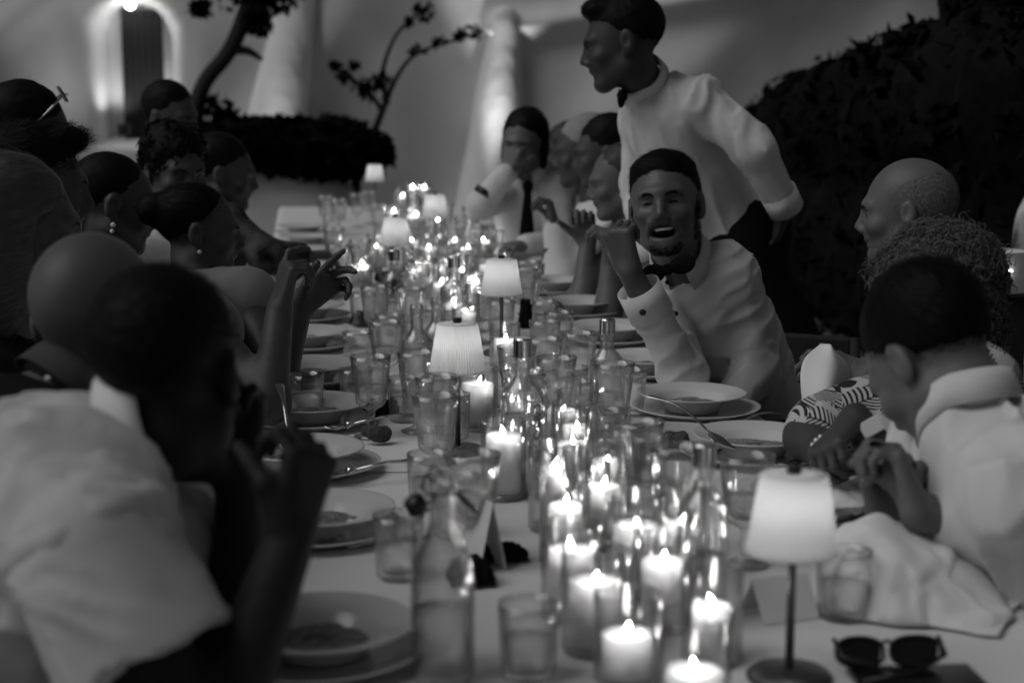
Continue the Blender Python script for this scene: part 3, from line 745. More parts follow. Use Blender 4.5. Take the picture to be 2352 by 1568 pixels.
# the out-of-focus far half of the table
def where(p, q=''):
    names = ('nearest lamp', 'sharp lamp', 'middle lamp', 'lower left blurred lamp', 'lamp by the lit buttress', 'farthest lamp')
    k = min(range(6), key=lambda i: (T(*LAMPS[i][0], ZT)-Vector((p[0], p[1], ZT))).length); L_ = T(*LAMPS[k][0], ZT); dx, dy = p[0]-L_.x, (p[1]-L_.y)
    side = ('left of' if dx < 0 else 'right of') if abs(dx) > .09 else ('behind' if dy > 0 else 'in front of')
    dep = '' if abs(dx) <= .09 else (' and farther than' if dy > .35 else ' and nearer than' if dy < -.35 else ' and level with')
    return side+dep+' the '+names[k]
FAR = [(1060, 655), (1012, 640), (950, 615), (985, 600), (1075, 560), (1045, 545), (955, 488), (1005, 500), (930, 410), (925, 445), (965, 418), (880, 530), (865, 560), (1095, 640), (1060, 615), (905, 480), (1030, 600), (830, 600), (1110, 545), (985, 560), (1070, 705), (1120, 600), (945, 545)]
for i, (u, v) in enumerate(FAR):
    hc = random.choice((.06, .08, .10)); p = T(u, v, ZT+hc+.022); p.z = ZT
    if not (TX0+.1 < p.x < TX1-.1 and p.y < TY1-.1): p.y = min(p.y, TY1-.12); p.x = min(max(p.x, TX0+.12), TX1-.12)
    place('farc%.2f' % hc, lambda: mk_candle(hc, .030, i), (p.x, p.y, ZT+.0105), 'blurred lit candle '+where(p), 'candle', 'blurred lit candles at the far end')
    place('farg', lambda: mk_candle_glass(.14, .038), p, 'blurred candle cylinder '+where(p), 'candle holder', 'blurred candle cylinders at the far end')
rs = random.Random(21); taken = []
for i in range(36):
    for _ in range(60):
        y = rs.uniform(4.0, 8.6); x = .42+rs.choice((-1, 1))*rs.uniform(.05, .31)
        if all((x-a)**2+(y-b)**2 > .012 for a, b in taken): break
    taken.append((x, y)); k = i % 3
    if k < 2: place('g0' if k else 'gw', None, (x, y, ZT), 'blurred cut goblet '+where((x, y)), 'goblet', 'blurred goblets at the far end')
    else: place('t0', None, (x, y, ZT), 'blurred fluted tumbler '+where((x, y)), 'tumbler', 'blurred tumblers at the far end')
# a few more glasses squeezed in between the near candles
busy = [(o.location.x, o.location.y) for o in COL.objects if o.parent is None and o.name.split('.')[0] in ('goblet', 'tumbler', 'water_bottle', 'table_lamp', 'pillar_candle', 'swing_top_bottle', 'soup_plate', 'place_card')]
for i in range(14):
    for _ in range(400):
        x, y = rs.uniform(.20, .56), rs.uniform(2.35, 3.6)
        if abs(x/y-b1.location.x/b1.location.y) < .035 and y < b1.location.y: continue
        if all((x-a)**2+(y-b)**2 > .0075 for a, b in busy): break
    else: continue
    busy.append((x, y)); k = ('g0', 't0', 'tw')[i % 3]
    place(k, None, (x, y, ZT), {'g0': 'empty cut goblet ', 't0': 'flared empty tumbler ', 'tw': 'water tumbler '}[k]+'among the near candles, '+where((x, y)), 'goblet' if k == 'g0' else 'tumbler', G if k == 'g0' else U)
# ---------------------------------------------------------------- napkins, cards, sunglasses and small things
def cloth_heap(name, c, r, h, seed, m, yaw=0, amp=.02, peak=None):
    """crumpled cloth as a folded dome: two skins, real thickness"""
    n = 60; ax = np.linspace(-1, 1, n); A, B_ = np.meshgrid(ax, ax, indexing='ij')
    P = np.stack([A.ravel()*1.5, B_.ravel()*1.5, np.full(A.size, seed*1.7)], 1)
    w1 = vnoise(P*1.1).reshape(A.shape); w2 = vnoise(np.stack([P[:, 0]*3+w1.ravel()*2, P[:, 1]*1.6, P[:, 2]], 1)).reshape(A.shape); w3 = vnoise(P*5).reshape(A.shape)
    sup = np.clip(1-(np.abs(A)**2.4+np.abs(B_)**2.4), 0, 1)**.5
    if peak: sup = sup*np.clip(.5+peak[0]*A+peak[1]*B_, .12, 1.3)
    Zh = h*sup*(1+.25*w1)+amp*(np.abs(w2)-.3)*sup+amp*.3*w3*sup+.003
    Xh = A*r[0]*(1+.12*w1)+amp*.8*w2; Yh = B_*r[1]*(1+.12*w2)+amp*.5*w3
    V = np.stack([Xh.ravel(), Yh.ravel(), np.maximum(Zh, .002).ravel()], 1)
    ca, sa = math.cos(yaw), math.sin(yaw); V = np.stack([V[:, 0]*ca-V[:, 1]*sa+c[0], V[:, 0]*sa+V[:, 1]*ca+c[1], V[:, 2]+c[2]], 1)
    ii = np.arange(n*n).reshape(n, n); Q = np.stack([ii[:-1, :-1].ravel(), ii[1:, :-1].ravel(), ii[1:, 1:].ravel(), ii[:-1, 1:].ravel()], 1)
    o = big_mesh(name, V, Q, m); s = o.modifiers.new('thickness', 'SOLIDIFY'); s.thickness = .0025; s.offset = 1
    return o
p = T(2105, 1395, ZT)
tag(cloth_heap('napkin', (p.x, p.y, ZT), (.125, .085), .15, 3, M_napkin, -.55, .013, (-.45, .2)), 'large crumpled white napkin lying right of the nearest lamp', 'napkin')
p = T(880, 980, ZT); tag(cloth_heap('menu_holder', (.155, 3.46, ZT), (.035, .022), .028, 5, M_dark, .3, .012), 'small crumpled dark cloth beside the sharp goblet', 'cloth')
p = T(1940, 1185, ZT); tag(cloth_heap('napkin', (p.x, p.y, ZT+.02), (.09, .06), .03, 9, M_napkin, .4, .012), 'flattened white napkin behind the nearest lamp shade', 'napkin')
p = T(700, 1225, .775); tag(cloth_heap('napkin', (.10, 2.52, ZT), (.07, .05), .02, 6, M_napkin, .4, .01), 'white napkin tucked against the left soup plate by the fist', 'napkin')
def dark_scrap(u, v, rx, ry, h, seed, label):
    p = T(u, v, ZT); tag(cloth_heap('ribbon', (p.x, p.y, ZT), (rx, ry), h, seed, M_dark, random.uniform(-.6, .6), .01), label, 'ribbon')
dark_scrap(1082, 1335, .032, .03, .03, 11, 'dark folded ribbon in front of the upright card'); dark_scrap(1150, 1285, .035, .02, .022, 12, 'dark knotted ribbon right of the upright card')
dark_scrap(830, 745, .03, .03, .03, 13, 'dark ribbon near the bracelet arm'); dark_scrap(1208, 752, .014, .02, .075, 14, 'dark standing ribbon bow between the middle lamp and the water tumbler')
dark_scrap(790, 905, .05, .02, .015, 15, 'dark ribbon lying behind the sharp goblet')
def card(c, w, h, yaw, lean, label):
    r = empty('place_card', c, yaw)
    for s in (-1, 1):
        R = Matrix.Rotation(s*lean, 3, 'X'); vf = box((-w/2, -.0004, 0), (w/2, .0004, h))
        mesh_obj('card_panel', *moved(vf, (0, -s*h*math.sin(lean)*-1*1.0, 0), R), M_paper, r, False)
    return tag(r, label, 'card')
card(T(1790, 1410, ZT), .085, .062, .25, .55, 'folded white place card behind the nearest lamp pole')
card(T(1108, 1300, ZT), .062, .105, -1.15, .22, 'tall folded white menu card standing in the near left')
card(T(905, 1080, ZT), .10, .012, -.1, 1.2, 'flat white card lying by the left charger plate')
# bread crusts and crumbs by the plates
def crust(u, v, r, seed, label):
    s = Sdf(); rr = random.Random(seed); p0 = T(u, v, ZT+.018)
    for k in range(6): s.ell(p0+Vector((rr.uniform(-r, r), rr.uniform(-r, r)*.6, rr.uniform(-.004, .012))), (r*.6, r*.4, .012), k=.012)
    s.disp = lambda P: vnoise(P*260)*.002
    tag(big_mesh('bread_crust', *s.mesh(.0025, amp=.003), mat('crust', .09, .9, .1, bump=.8, bscale=200)), label, 'bread')
crust(1556, 1015, .018, 1, 'dark bread crust left of the right soup plates'); crust(862, 1000, .020, 2, 'ridged bread crust at the left plate rim'); crust(880, 640, .02, 3, 'blurred bread crust near the red wine')
place('charger', None, T(1545, 1022, ZT), 'small side plate carrying the dark bread crust', 'plate')
PROTO['charger'].users_collection
# sunglasses lying folded on a phone case
sg = empty('sunglasses', T(2035, 1540, ZT), -.06)
def lens(cx, w, h):
    V, Fc = [], []; n = 24
    for d in (0, .0022):
        for i in range(n):
            a = 2*math.pi*i/n; x = abs(math.cos(a))**.5*math.copysign(1, math.cos(a))*w; z = abs(math.sin(a))**.6*math.copysign(1, math.sin(a))*h
            V.append((cx+x*(1-.12*(z < 0)*abs(z)/h), d-.10*(cx+x)**2/.05, z))
    Fc.append(tuple(range(n))); Fc.append(tuple(range(2*n-1, n-1, -1)))
    for i in range(n): k = (i+1) % n; Fc.append((i, n+i, n+k, k))
    return V, Fc
Rl = Matrix.Rotation(-.45, 3, 'X')
for s in (-1, 1):
    mesh_obj('lens', *moved(lens(s*.034, .027, .0165), (0, 0, .024), Rl), mat('dark lens', .01, .08, .6), sg, False)
    mesh_obj('rim', *moved(tube([(s*.034+math.cos(a)*.030, -.0015-.10*(s*.034+math.cos(a)*.03)**2/.05, math.copysign(abs(math.sin(a))**.7, math.sin(a))*.0175) for a in np.linspace(0, 6.283, 22)], .0026, 6), (0, 0, .024), Rl), M_black, sg)
    mesh_obj('temple', *tube([(s*.064, .004, .040), (s*.062, -.03, .030), (s*.02, -.045-.008*s, .018), (-s*.045, -.05-.01*s, .010)], [.003, .0028, .0025, .003], 8), M_black, sg)
mesh_obj('bridge', *tube([(-.008, 0, .034), (0, .001, .038), (.008, 0, .034)], .0022, 6), M_black, sg)
tag(sg, 'folded dark sunglasses lying in the bottom right corner of the table', 'sunglasses')
p = T(2105, 1566, ZT); cs = mesh_obj('phone', *box((-.075, -.037, 0), (.075, .037, .009), .003), M_black); cs.location = p; cs.rotation_euler = (0, 0, -.05)
tag(cs, 'dark phone lying flat in front of the folded sunglasses', 'phone')
# ---------------------------------------------------------------- people
def frame(yaw, pitch=0, roll=0):
    """columns: person's right, forward, up; yaw 0 looks down the table, 90 to the picture's right; pitch > 0 looks down"""
    y, p, r = map(math.radians, (yaw, pitch, roll))
    f = np.array([math.sin(y)*math.cos(p), math.cos(y)*math.cos(p), -math.sin(p)])
    x = np.array([math.cos(y), -math.sin(y), 0]); u = np.cross(x, f)
    x2 = x*math.cos(r)+u*math.sin(r); u2 = np.cross(x2, f)
    return np.stack([x2, f, u2], 1)
def head_prims(S, c, R, s=1.0, jaw=1.0, open_mouth=False, nose=1.0, ears=True, rolls=False):
    L = lambda x, y, z: c+R@(np.array([x, y, z])*s)
    E = lambda p, r, k=.02, sub=False: S.ell(L(*p), np.array(r)*s, R, k*s, sub)
    C = lambda a, b, ra, rb, k=.02, sub=False: S.cone(L(*a), L(*b), ra*s, rb*s, k*s, sub)
    E((0, -.018, .036), (.077, .098, .086)); E((0, .022, -.018), (.064, .074, .088), .03)
    C((-.052*jaw, -.005, -.058), (-.02, .060, -.096), .020, .016, .03); C((.052*jaw, -.005, -.058), (.02, .060, -.096), .020, .016, .03)
    E((0, .068, -.100), (.026*jaw, .020, .018), .025)
    for x in (-1, 1):
        E((x*.044, .060, -.026), (.021, .022, .018), .02); C((x*.010, .086, .020), (x*.040, .074, .020), .011, .010, .018)
        E((x*.031, .098, -.002), (.017, .017, .012), .012, True); E((x*.031, .071, -.002), (.0155, .0135, .0135), .004)
        C((x*.016, .0845, .0035), (x*.046, .0725, .0015), .0042, .0035, .004); C((x*.018, .083, -.0105), (x*.044, .073, -.0085), .0032, .003, .004)
        E((x*.012, .097, -.038), (.009*nose, .010, .008), .008)
        if ears:
            E((x*.080, -.018, -.002), (.010, .019, .032), .006); E((x*.090, -.012, .004), (.008, .010, .017), .006, True); E((x*.076, -.008, -.028), (.006, .009, .009), .006)
    if rolls:
        for z, r in ((-.030, .017), (-.062, .019)): C((-.042, -.094, z), (.042, -.094, z), r, r, .010)
    C((0, .086, .012), (0, .108*nose, -.030), .0085, .0105, .012)
    C((-.010, .083, -.052), (.010, .083, -.052), .010, .010, .016)
    if open_mouth:
        C((-.019, .081, -.054), (.019, .081, -.054), .0065, .0065, .008); C((-.018, .078, -.084), (.018, .078, -.084), .008, .008, .010)
        E((0, .086, -.067), (.034, .026, .0135), .005, True)
        for x in (-1, 1): C((x*.026, .088, -.045), (x*.036, .072, -.072), .006, .005, .008)
    else:
        C((-.020, .080, -.061), (0, .088, -.060), .0062, .0075, .007); C((.020, .080, -.061), (0, .088, -.060), .0062, .0075, .007)
        C((-.016, .080, -.073), (.016, .080, -.073), .0085, .0085, .006)
        C((-.024, .0865, -.0665), (.024, .0865, -.0665), .0022, .0022, .004, True)
def hand_prims(S, w, f, n, t, curl=(.5, .6, .4), s=1.0, spread=.12, curls=None, thumb=None):
    """w wrist, f towards the fingers, n palm side, t thumb side"""
    w = np.array(w, float); f = np.array(f, float); f /= np.linalg.norm(f); n = np.array(n, float); n -= f*(n@f); n /= np.linalg.norm(n)
    t_ = np.cross(f, n); t_ = t_ if t_@np.array(t, float) > 0 else -t_
    tip = []
    for i, (len_, lat, r) in enumerate(((.074, .030, .0088), (.082, .0095, .0092), (.076, -.0105, .0088), (.058, -.0295, .0078))):
        kn = w+(f*(.092-.004*abs(i-1.2))+t_*lat-n*.004)*s
        S.cone(w+(f*.012+t_*lat*.55)*s, kn, .0145*s, .0112*s, .014*s)
        d = f+t_*(spread*(1-i*.66)); d /= np.linalg.norm(d); p = kn; cv = curls[i] if curls else curl
        a = 0
        for q, (fr, cu) in enumerate(zip((.44, .31, .25), cv)):
            a += cu; dd = d*math.cos(a)+n*math.sin(a); p2 = p+dd*len_*fr*s
            S.cone(p, p2, (r-.0009*q)*s, (r-.0009*(q+1))*s, .0045*s); p = p2
        tip.append(p)
    th = thumb or (.7, .5, .5)
    a0 = w+(f*.018+t_*.020+n*.004)*s; a1 = w+(f*.052+t_*.045+n*.014)*s; d = f*th[0]+t_*th[1]+n*th[2]; d /= np.linalg.norm(d)
    a2 = a1+d*.032*s; d2 = d+n*.25-t_*.12; d2 /= np.linalg.norm(d2); a3 = a2+d2*.026*s
    S.cone(a0, a1, .0150*s, .0120*s, .016*s); S.cone(a1, a2, .0108*s, .0098*s, .006*s); S.cone(a2, a3, .0098*s, .0082*s, .005*s)
    lo = np.min([w-.03, a3]+tip, 0)-.03*s; hi = np.max([w+.03, a3]+tip, 0)+.03*s
    return lo, hi
LOW = [('s', (0, .05, -.135), (.16, .16, .100)), ('s', (.094, .012, -.035), (.028, .034, .042)), ('s', (-.094, .012, -.035), (.028, .034, .042)), ('s', (0, .125, -.055), (.10, .075, .085))]
HAIR = dict(short=[('e', (0, -.030, .050), (.083, .102, .090))]+LOW, crop=[('e', (0, -.025, .045), (.0795, .0990, .0865))]+LOW,
            fringe=[('e', (0, -.022, .030), (.0795, .0985, .0865)), ('s', (0, .03, .085), (.070, .120, .055)), ('s', (0, .10, -.02), (.085, .10, .10))]+LOW[:3],
            sleek=[('e', (0, -.028, .044), (.0795, .0990, .0865))]+LOW,
            bob=[('e', (0, -.028, .048), (.085, .102, .089)), ('e', (.070, -.03, -.03), (.022, .045, .075)), ('e', (-.070, -.03, -.03), (.022, .045, .075)), ('e', (0, -.080, -.03), (.070, .038, .085))]+LOW[3:],
            long=[('e', (0, -.028, .048), (.086, .104, .089)), ('e', (.068, -.03, -.06), (.026, .050, .12)), ('e', (-.068, -.03, -.06), (.026, .050, .12)), ('e', (0, -.080, -.07), (.078, .042, .13)), ('s', (0, .06, -.20), (.05, .10, .12))]+LOW[3:],
            curly=[('e', (0, -.030, .052), (.090, .108, .092)), ('e', (0, -.06, -.02), (.082, .060, .085)), ('s', (0, .115, -.045), (.070, .075, .090)), ('s', (0, .06, -.19), (.10, .12, .12))])
def ringlets(V, N, n, seed=0, rad=.0065, tub=.0022, L=.032, turns=3.0, seg=16):
    """little corkscrew curls lying over the hair surface"""
    rs = np.random.RandomState(seed); Vo, Qo, o = [], [], 0
    for i in rs.randint(0, len(V), n):
        p, nn = V[i]+N[i]*.001, N[i]; a = rs.normal(0, 1, 3)+np.array([0, 0, -.8]); a -= nn*(a@nn)*.85; a /= np.linalg.norm(a); x = np.cross(a, nn); x /= np.linalg.norm(x)+1e-9; y = np.cross(a, x)
        l, r0, ph, tn = L*rs.uniform(.6, 1.4), rad*rs.uniform(.6, 1.25), rs.uniform(0, 6.28), turns*rs.uniform(.6, 1.2)
        t = np.linspace(0, 1, seg)[:, None]; q = ph+t*tn*6.283; rr = r0*np.sin(np.pi*np.clip(t*.9+.08, 0, 1))
        xn, yn = x@nn, y@nn; c = p+nn*.003+a*l*t+(x-nn*xn*.6)*np.cos(q)*rr+(y-nn*yn*.6)*np.sin(q)*rr
        tg = np.gradient(c, axis=0); tg /= np.linalg.norm(tg, axis=1, keepdims=True); u = np.cross(tg, a); u /= np.linalg.norm(u, axis=1, keepdims=True)+1e-9; w = np.cross(tg, u); tr = tub*(1-.6*t)
        ring = np.stack([c+u*tr, c+w*tr, c-u*tr, c-w*tr], 1).reshape(-1, 3); Vo.append(ring)
        b = np.arange(seg-1)[:, None]*4+np.arange(4)[None]; b2 = np.arange(seg-1)[:, None]*4+(np.arange(4)[None]+1) % 4
        Qo.append(np.stack([b, b2, b2+4, b+4], -1).reshape(-1, 4)+o); o += len(ring)
    return np.concatenate(Vo), np.concatenate(Qo)
def strands(V, N, c, R, n, length, width, lift=.25, flow=(0, -.6, -.8), jit=.35, curl=0.0, seed=0, seg=4, turns=9):
    rs = np.random.RandomState(seed); i = rs.randint(0, len(V), n); p = V[i]; nn = N[i]
    fl = R@np.array(flow, float); fl = fl[None]+rs.normal(0, jit, (n, 3))
    fl = fl-nn*(fl*nn).sum(1, keepdims=True); fl /= np.linalg.norm(fl, axis=1, keepdims=True)+1e-9
    L = length*rs.uniform(.5, 1.2, (n, 1)); side = np.cross(fl, nn); ph = rs.uniform(0, 6.28, (n, 1))
    pts = []
    for k in range(seg+1):
        t = k/seg; q = p+fl*L*t+nn*(L*lift*(t-.75*t*t)*rs.uniform(.6, 1.2, (n, 1)))+nn*.001
        if curl: q = q+(side*np.cos(ph+t*turns)+nn*np.sin(ph+t*turns))*curl*(.3+t)
        w = width*(1-.85*t); pts.append((q-side*w*.5, q+side*w*.5))
    A = np.stack([x for pr in pts for x in pr], 1).reshape(-1, 3); m = 2*(seg+1); base = (np.arange(n)*m)[:, None]
    Q = np.concatenate([base+np.array([[2*k, 2*k+1, 2*k+3, 2*k+2]]) for k in range(seg)])
    return A, Q
def normals_of(o):
    me = o.data; n = np.empty(len(me.vertices)*3, np.float32); me.vertices.foreach_get('normal', n); return n.reshape(-1, 3)
def add_hair(parent, kind, c, R, s, m, h, name='hair', extra=(), amp=.003, freq=60, st=None, seed=0, solid=True, rings=None):
    S = Sdf()
    for op, p, r in list(HAIR[kind])+list(extra):
        S.ell(c+R@(np.array(p)*s), np.array(r)*s, R, (.022 if op == 'e' else .012)*s, op == 's')
    S.disp = lambda P: amp*(vnoise(P*freq)*.6+vnoise(P*freq*2.1+9)*.4)
    v, q = S.mesh(h, amp=amp*1.5)
    if not len(v): return None
    q0 = q
    if st or rings:
        tmp = big_mesh('tmp', v, q); N = normals_of(tmp); bpy.data.objects.remove(tmp)
        for k, a in enumerate(st or []): v, q = (lambda A: join_np([(v, q), A]))(strands(v[:len(N)], N, c, R, seed=seed+k, **a))
    if rings: v, q = join_np([(v, q), ringlets(v[:len(N)], N, seed=seed, **rings)])
    if not solid: q = q[len(q0):]
    return big_mesh(name, v, q, m, parent)
def wrinkle(axis, fa, fx, amp, seed=0):
    """cloth folds running along an axis: sharp ridges with soft valleys"""
    a = np.array(axis, float); a /= np.linalg.norm(a)
    def f(P):
        X = P*fx+a*((P@a)[:, None])*(fa-fx)+seed*3.1
        wq = vnoise(X*.55+4); X2 = X+wq[:, None]*.9
        r1 = (1-np.abs(vnoise(X2)))**3; r2 = (1-np.abs(vnoise(X2*1.9+7)))**3; m = .5+.5*vnoise(P*4+seed)
        return amp*(r1*(.5+.9*m)-.35+r2*.45*(1-m))
    return f
def seamed(f, q, e):
    q = np.array(q, float); e = np.array(e, float); a = (e-q)/np.linalg.norm(e-q)
    def g(P):
        t = (P-q)@a; near = np.exp(-(np.sqrt(((P-q)**2).sum(1))/.11)**4); hem = .56*np.linalg.norm(e-q)
        return f(P)+near*(.010*np.exp(-((t+.030)/.011)**2)-.007*np.exp(-((t+.004)/.009)**2))
    return g
V3 = lambda p: np.array(p, float)
def collar(parent, c, ax, fw, r, h, m, gap=.35, open_=.0):
    ax = V3(ax)/np.linalg.norm(ax); fw = V3(fw); fw -= ax*(fw@ax); fw /= np.linalg.norm(fw); sd = np.cross(fw, ax); n = 40; V, Fc = [], []
    pr = [(0, 0), (-.001, h*.6), (.001, h), (.005, h+.001), (.009, h*.75), (.015, h*.10), (.0135, h*.10), (.007, h*.72)]
    for i in range(n+1):
        t = gap+(2*math.pi-2*gap)*i/n; d = fw*math.cos(t)+sd*math.sin(t); fr = max(0, math.cos(t))
        for k, (dr, z) in enumerate(pr):
            dz = -fr*h*.35-(fr**4)*(.022 if k in (5, 6) else 0)
            V.append(c+d*(r+dr+open_*fr*z)*(1+.08*abs(math.cos(t)))+ax*(z+dz))
    L = len(pr)
    for i in range(n):
        for k in range(L): k2 = (k+1) % L; Fc.append((i*L+k, i*L+k2, (i+1)*L+k2, (i+1)*L+k))
    return mesh_obj('collar', V, Fc, m, parent)
def bow_tie(parent, c, R, s=1.0):
    S = Sdf(); L = lambda x, y, z: c+R@(np.array([x, y, z])*s)
    for x in (-1, 1):
        S.ell(L(x*.034, .0, 0), np.array((.027, .009, .021))*s, R, .006); S.ell(L(x*.020, .002, 0), np.array((.018, .010, .013))*s, R, .006)
    S.ell(L(0, .006, 0), np.array((.010, .011, .013))*s, R, .004)
    return big_mesh('bow_tie', *S.mesh(.0035), M_dark, parent)
def band(name, a, b, r, m, parent, thick=.003, n=28):
    """ring of cloth or metal round a limb from a to b"""
    a, b = Vector(a), Vector(b); t = (b-a).normalized(); x = t.orthogonal().normalized(); y = t.cross(x); V, Fc = [], []
    for j in range(n):
        q = 2*math.pi*j/n; d = x*math.cos(q)+y*math.sin(q)
        V += [a+d*r, b+d*r*1.03, b+d*(r*1.03+thick), a+d*(r+thick)]
    for j in range(n):
        k = (j+1) % n
        for i in range(4): i2 = (i+1) % 4; Fc.append((j*4+i, j*4+i2, k*4+i2, k*4+i))
    return mesh_obj(name, V, Fc, m, parent)
CHAIR = []
def chair(p, yaw, who):
    if not CHAIR:
        r = empty('dining_chair', (0, 0, 0))
        mesh_obj('seat', *box((-.20, -.20, .43), (.20, .20, .46), .008), M_door, r, False)
        for sx in (-1, 1):
            mesh_obj('leg', *tube([(sx*.18, .18, .43), (sx*.19, .19, 0)], [.018, .014]), M_door, r); mesh_obj('leg', *tube([(sx*.18, -.18, .80), (sx*.18, -.19, .44), (sx*.19, -.24, 0)], [.014, .018, .014]), M_door, r)
        mesh_obj('backrest', *box((-.17, -.20, .66), (.17, -.175, .80), .008), M_door, r, False)
        CHAIR.append(r); r.location = p; r.rotation_euler.z = -yaw
    else: r = copy_tree(CHAIR[0], p, -yaw)
    tag(r, 'dark wooden dining chair under the '+' '.join(who.split(',')[0].split()[:9]), 'chair', 'dining chairs under the guests')
def person(label, head, yaw, pitch=0, roll=0, s=1.0, ty=None, neck=None, pelvis=None, shR=None, shL=None, armR=None, armL=None, hair=None, skin=None, top=None, sleeve='long', h=.010, hh=.006, hd=.0045, wr=None,
           collar_m=None, trousers=M_dark, stand=None, head_kw={}, build=1.0, chair_on=True, eyes=True, brows=True, top_h=None, loose=.012, sr=1.0, ks=.012, skirt=None):
    """one guest: continuous body mesh with hair and clothes as children. arms: dict(e=, w=, f=, n=, t=, curl=...)"""
    c = V3(W(*head)); R = frame(yaw, pitch, roll); left = c[0] < .4
    ty = (90 if left else -90) if ty is None else ty
    B = frame(ty)
    nb = V3(W(*neck)) if neck else c+np.array([0, 0, -.205])-B[:, 1]*.05
    pv = V3(W(*pelvis)) if pelvis else np.array([min(c[0]-.12, -.40) if left else max(c[0]+.12, 1.22), c[1], .56])
    up = nb-pv; tl = np.linalg.norm(up); up /= tl
    rt = B[:, 0]-up*(B[:, 0]@up); rt /= np.linalg.norm(rt); fw = np.cross(up, rt); TR = np.stack([rt, fw, up], 1)
    sR = V3(W(*shR)) if shR else nb-up*.055+rt*.175*build; sL = V3(W(*shL)) if shL else nb-up*.055-rt*.175*build
    T_ = Sdf(); k = tl/.50
    T_.ell(pv+up*tl*.66+fw*.0, np.array((.150*build, .108*build, .19*k)), TR, .06); T_.ell(pv+up*tl*.30+fw*.01, np.array((.138*build, .112*build, .17*k)), TR, .06); T_.ell(pv+up*.02, np.array((.155*build, .125*build, .12)), TR, .06)
    for q in (sR, sL):
        T_.cone(nb-up*.03, q, .052, .052, .05); T_.cone(pv+up*tl*.70, q, .080*build, .052, .06)
    A = Sdf(); arms = []
    for q, a, sgn in ((sR, armR, 1), (sL, armL, -1)):
        a = dict(a) if a else {}
        e = V3(a['e']) if 'e' in a else q-up*.26+fw*.06+rt*sgn*.04
        w = V3(a['w']) if 'w' in a else e+fw*.20-up*.06-rt*sgn*.06
        arms.append((q, e, w, a, sgn))
    # skin: one body, finer where the head and hands are
    S = Sdf(); S.p += T_.p
    neck_top = c+R@np.array([0, -.022, -.062])*s
    S.cone(nb-up*.02, neck_top, .058*build, .056*s, .03)
    head_prims(S, c, R, s, **head_kw)
    hb = []
    for q, e, w, a, sgn in arms:
        S.cone(q, e, .047*build, .038*build, .03); S.cone(e, w, .040*build, .027, .03)
        f = V3(a['f']) if 'f' in a else (w-e); n = V3(a['n']) if 'n' in a else -up; t = V3(a['t']) if 't' in a else -rt*sgn
        kw = {x: a[x] for x in ('curl', 'curls', 'spread', 'thumb') if x in a}
        hb.append(hand_prims(S, w, f, n, t, s=a.get('s', 1.0), **kw))
    parts = []; r_ = .155*s
    boxes = [(c+R@np.array([0, .0, -.01])*s-r_, c+R@np.array([0, 0, -.01])*s+r_, hh)]+[(lo, hi, hd) for lo, hi in hb]
    v, q = S.mesh(h)
    cen = v[q].mean(1); keep = np.ones(len(q), bool)
    for lo, hi, _ in boxes: keep &= ~((cen > lo+h*1.2) & (cen < hi-h*1.2)).all(1)
    parts.append((v, q[keep]))
    for lo, hi, g in boxes: parts.append(S.mesh(g, lo=lo, hi=hi))
    skin = skin or M_skin
    V_, Q_ = join_np([x for x in parts if len(x[0])])
    body = big_mesh('person', V_, Q_, skin); tag(body, label, 'person')
    # clothes
    if top is not None:
        K = Sdf(); K.p += T_.p; hems = []
        for q, e, w, a, sgn in arms:
            K.cone(q, e, .054*build*sr, .044*build*sr, ks)
            if sleeve == 'long': K.cone(e, w-(w-e)*a.get('cut', .08), .043*build*sr, .033*sr, .025)
            elif sleeve == 'mid': K.cone(e, e+(w-e)*.25, .050*build, .049, .03)
            elif sleeve == 'none': K.p.pop()
            else:
                K.p.pop(); K.cone(q, q+(e-q)*a.get('sl', .72), .062*build*sr, .068*build*sr, ks)
                if a.get('hem'):
                    K.p.pop(); H = Sdf(); d_ = (e-q)/np.linalg.norm(e-q); m_ = q+(e-q)*a['sl']; H.cone(q, m_+d_*.05, .074*build, .084*build); H.ell(m_+d_*.42, (.42, .42, .42), None, .004, True); hems.append(H)
        K.cone(c+R@np.array([0, .02, -.07])*s, c+R@np.array([0, .02, .05])*s, .062*s, .09*s, .01, True)
        if skirt is not None: K.cone(pv, skirt, .15, .25, .08)
        K.disp = wr or wrinkle(up, 5, 14, .007); sm = [K.mesh(top_h or h, off=loose, amp=.03)]
        for H in hems: H.disp = wrinkle((.75, .0, -.25), 3, 15, .013, 4); sm.append(H.mesh(.006, off=.006, amp=.02))
        big_mesh('dress' if sleeve == 'none' else 'shirt', *join_np(sm), top, body)
    if collar_m is not None:
        ax = (neck_top-nb); ax /= np.linalg.norm(ax); cl_ = collar(body, nb+(neck_top-nb)*.34, ax, fw*.6+R[:, 1]*.4, .0615*max(build, .98), .052, collar_m)
    if trousers is not None:
        K = Sdf(); K.ell(pv, (.185, .155, .13) if stand else (.165*build, .135, .13), TR, .05)
        for sg in (1, -1):
            if stand: kn, an = [V3(x) for x in stand[0 if sg == 1 else 1]]
            else:
                kn = pv+B[:, 1]*.42+B[:, 0]*sg*.10; kn[2] = .50; an = kn+B[:, 1]*.02; an[2] = .10
            K.cone(pv+rt*sg*.085, kn, .088, .066, .04); K.cone(kn, an, .064, .048, .03); K.cone(an+np.array([0, 0, -.055]), an+B[:, 1]*.15+np.array([0, 0, -.065]), .042, .035, .03)
        K.disp = lambda P: vnoise(P*14)*.006
        big_mesh('trousers', *K.mesh(.018, off=.020 if stand else .004, amp=.008), trousers, body)
    hm = None
    if hair: hk = dict(hair); add_hair(body, hk.pop('kind'), c, R, s, hk.pop('m', M_hair_k), hk.pop('h', max(.004, hh)), **hk)
    L = lambda x, y, z: Vector(c+R@(np.array([x, y, z])*s))
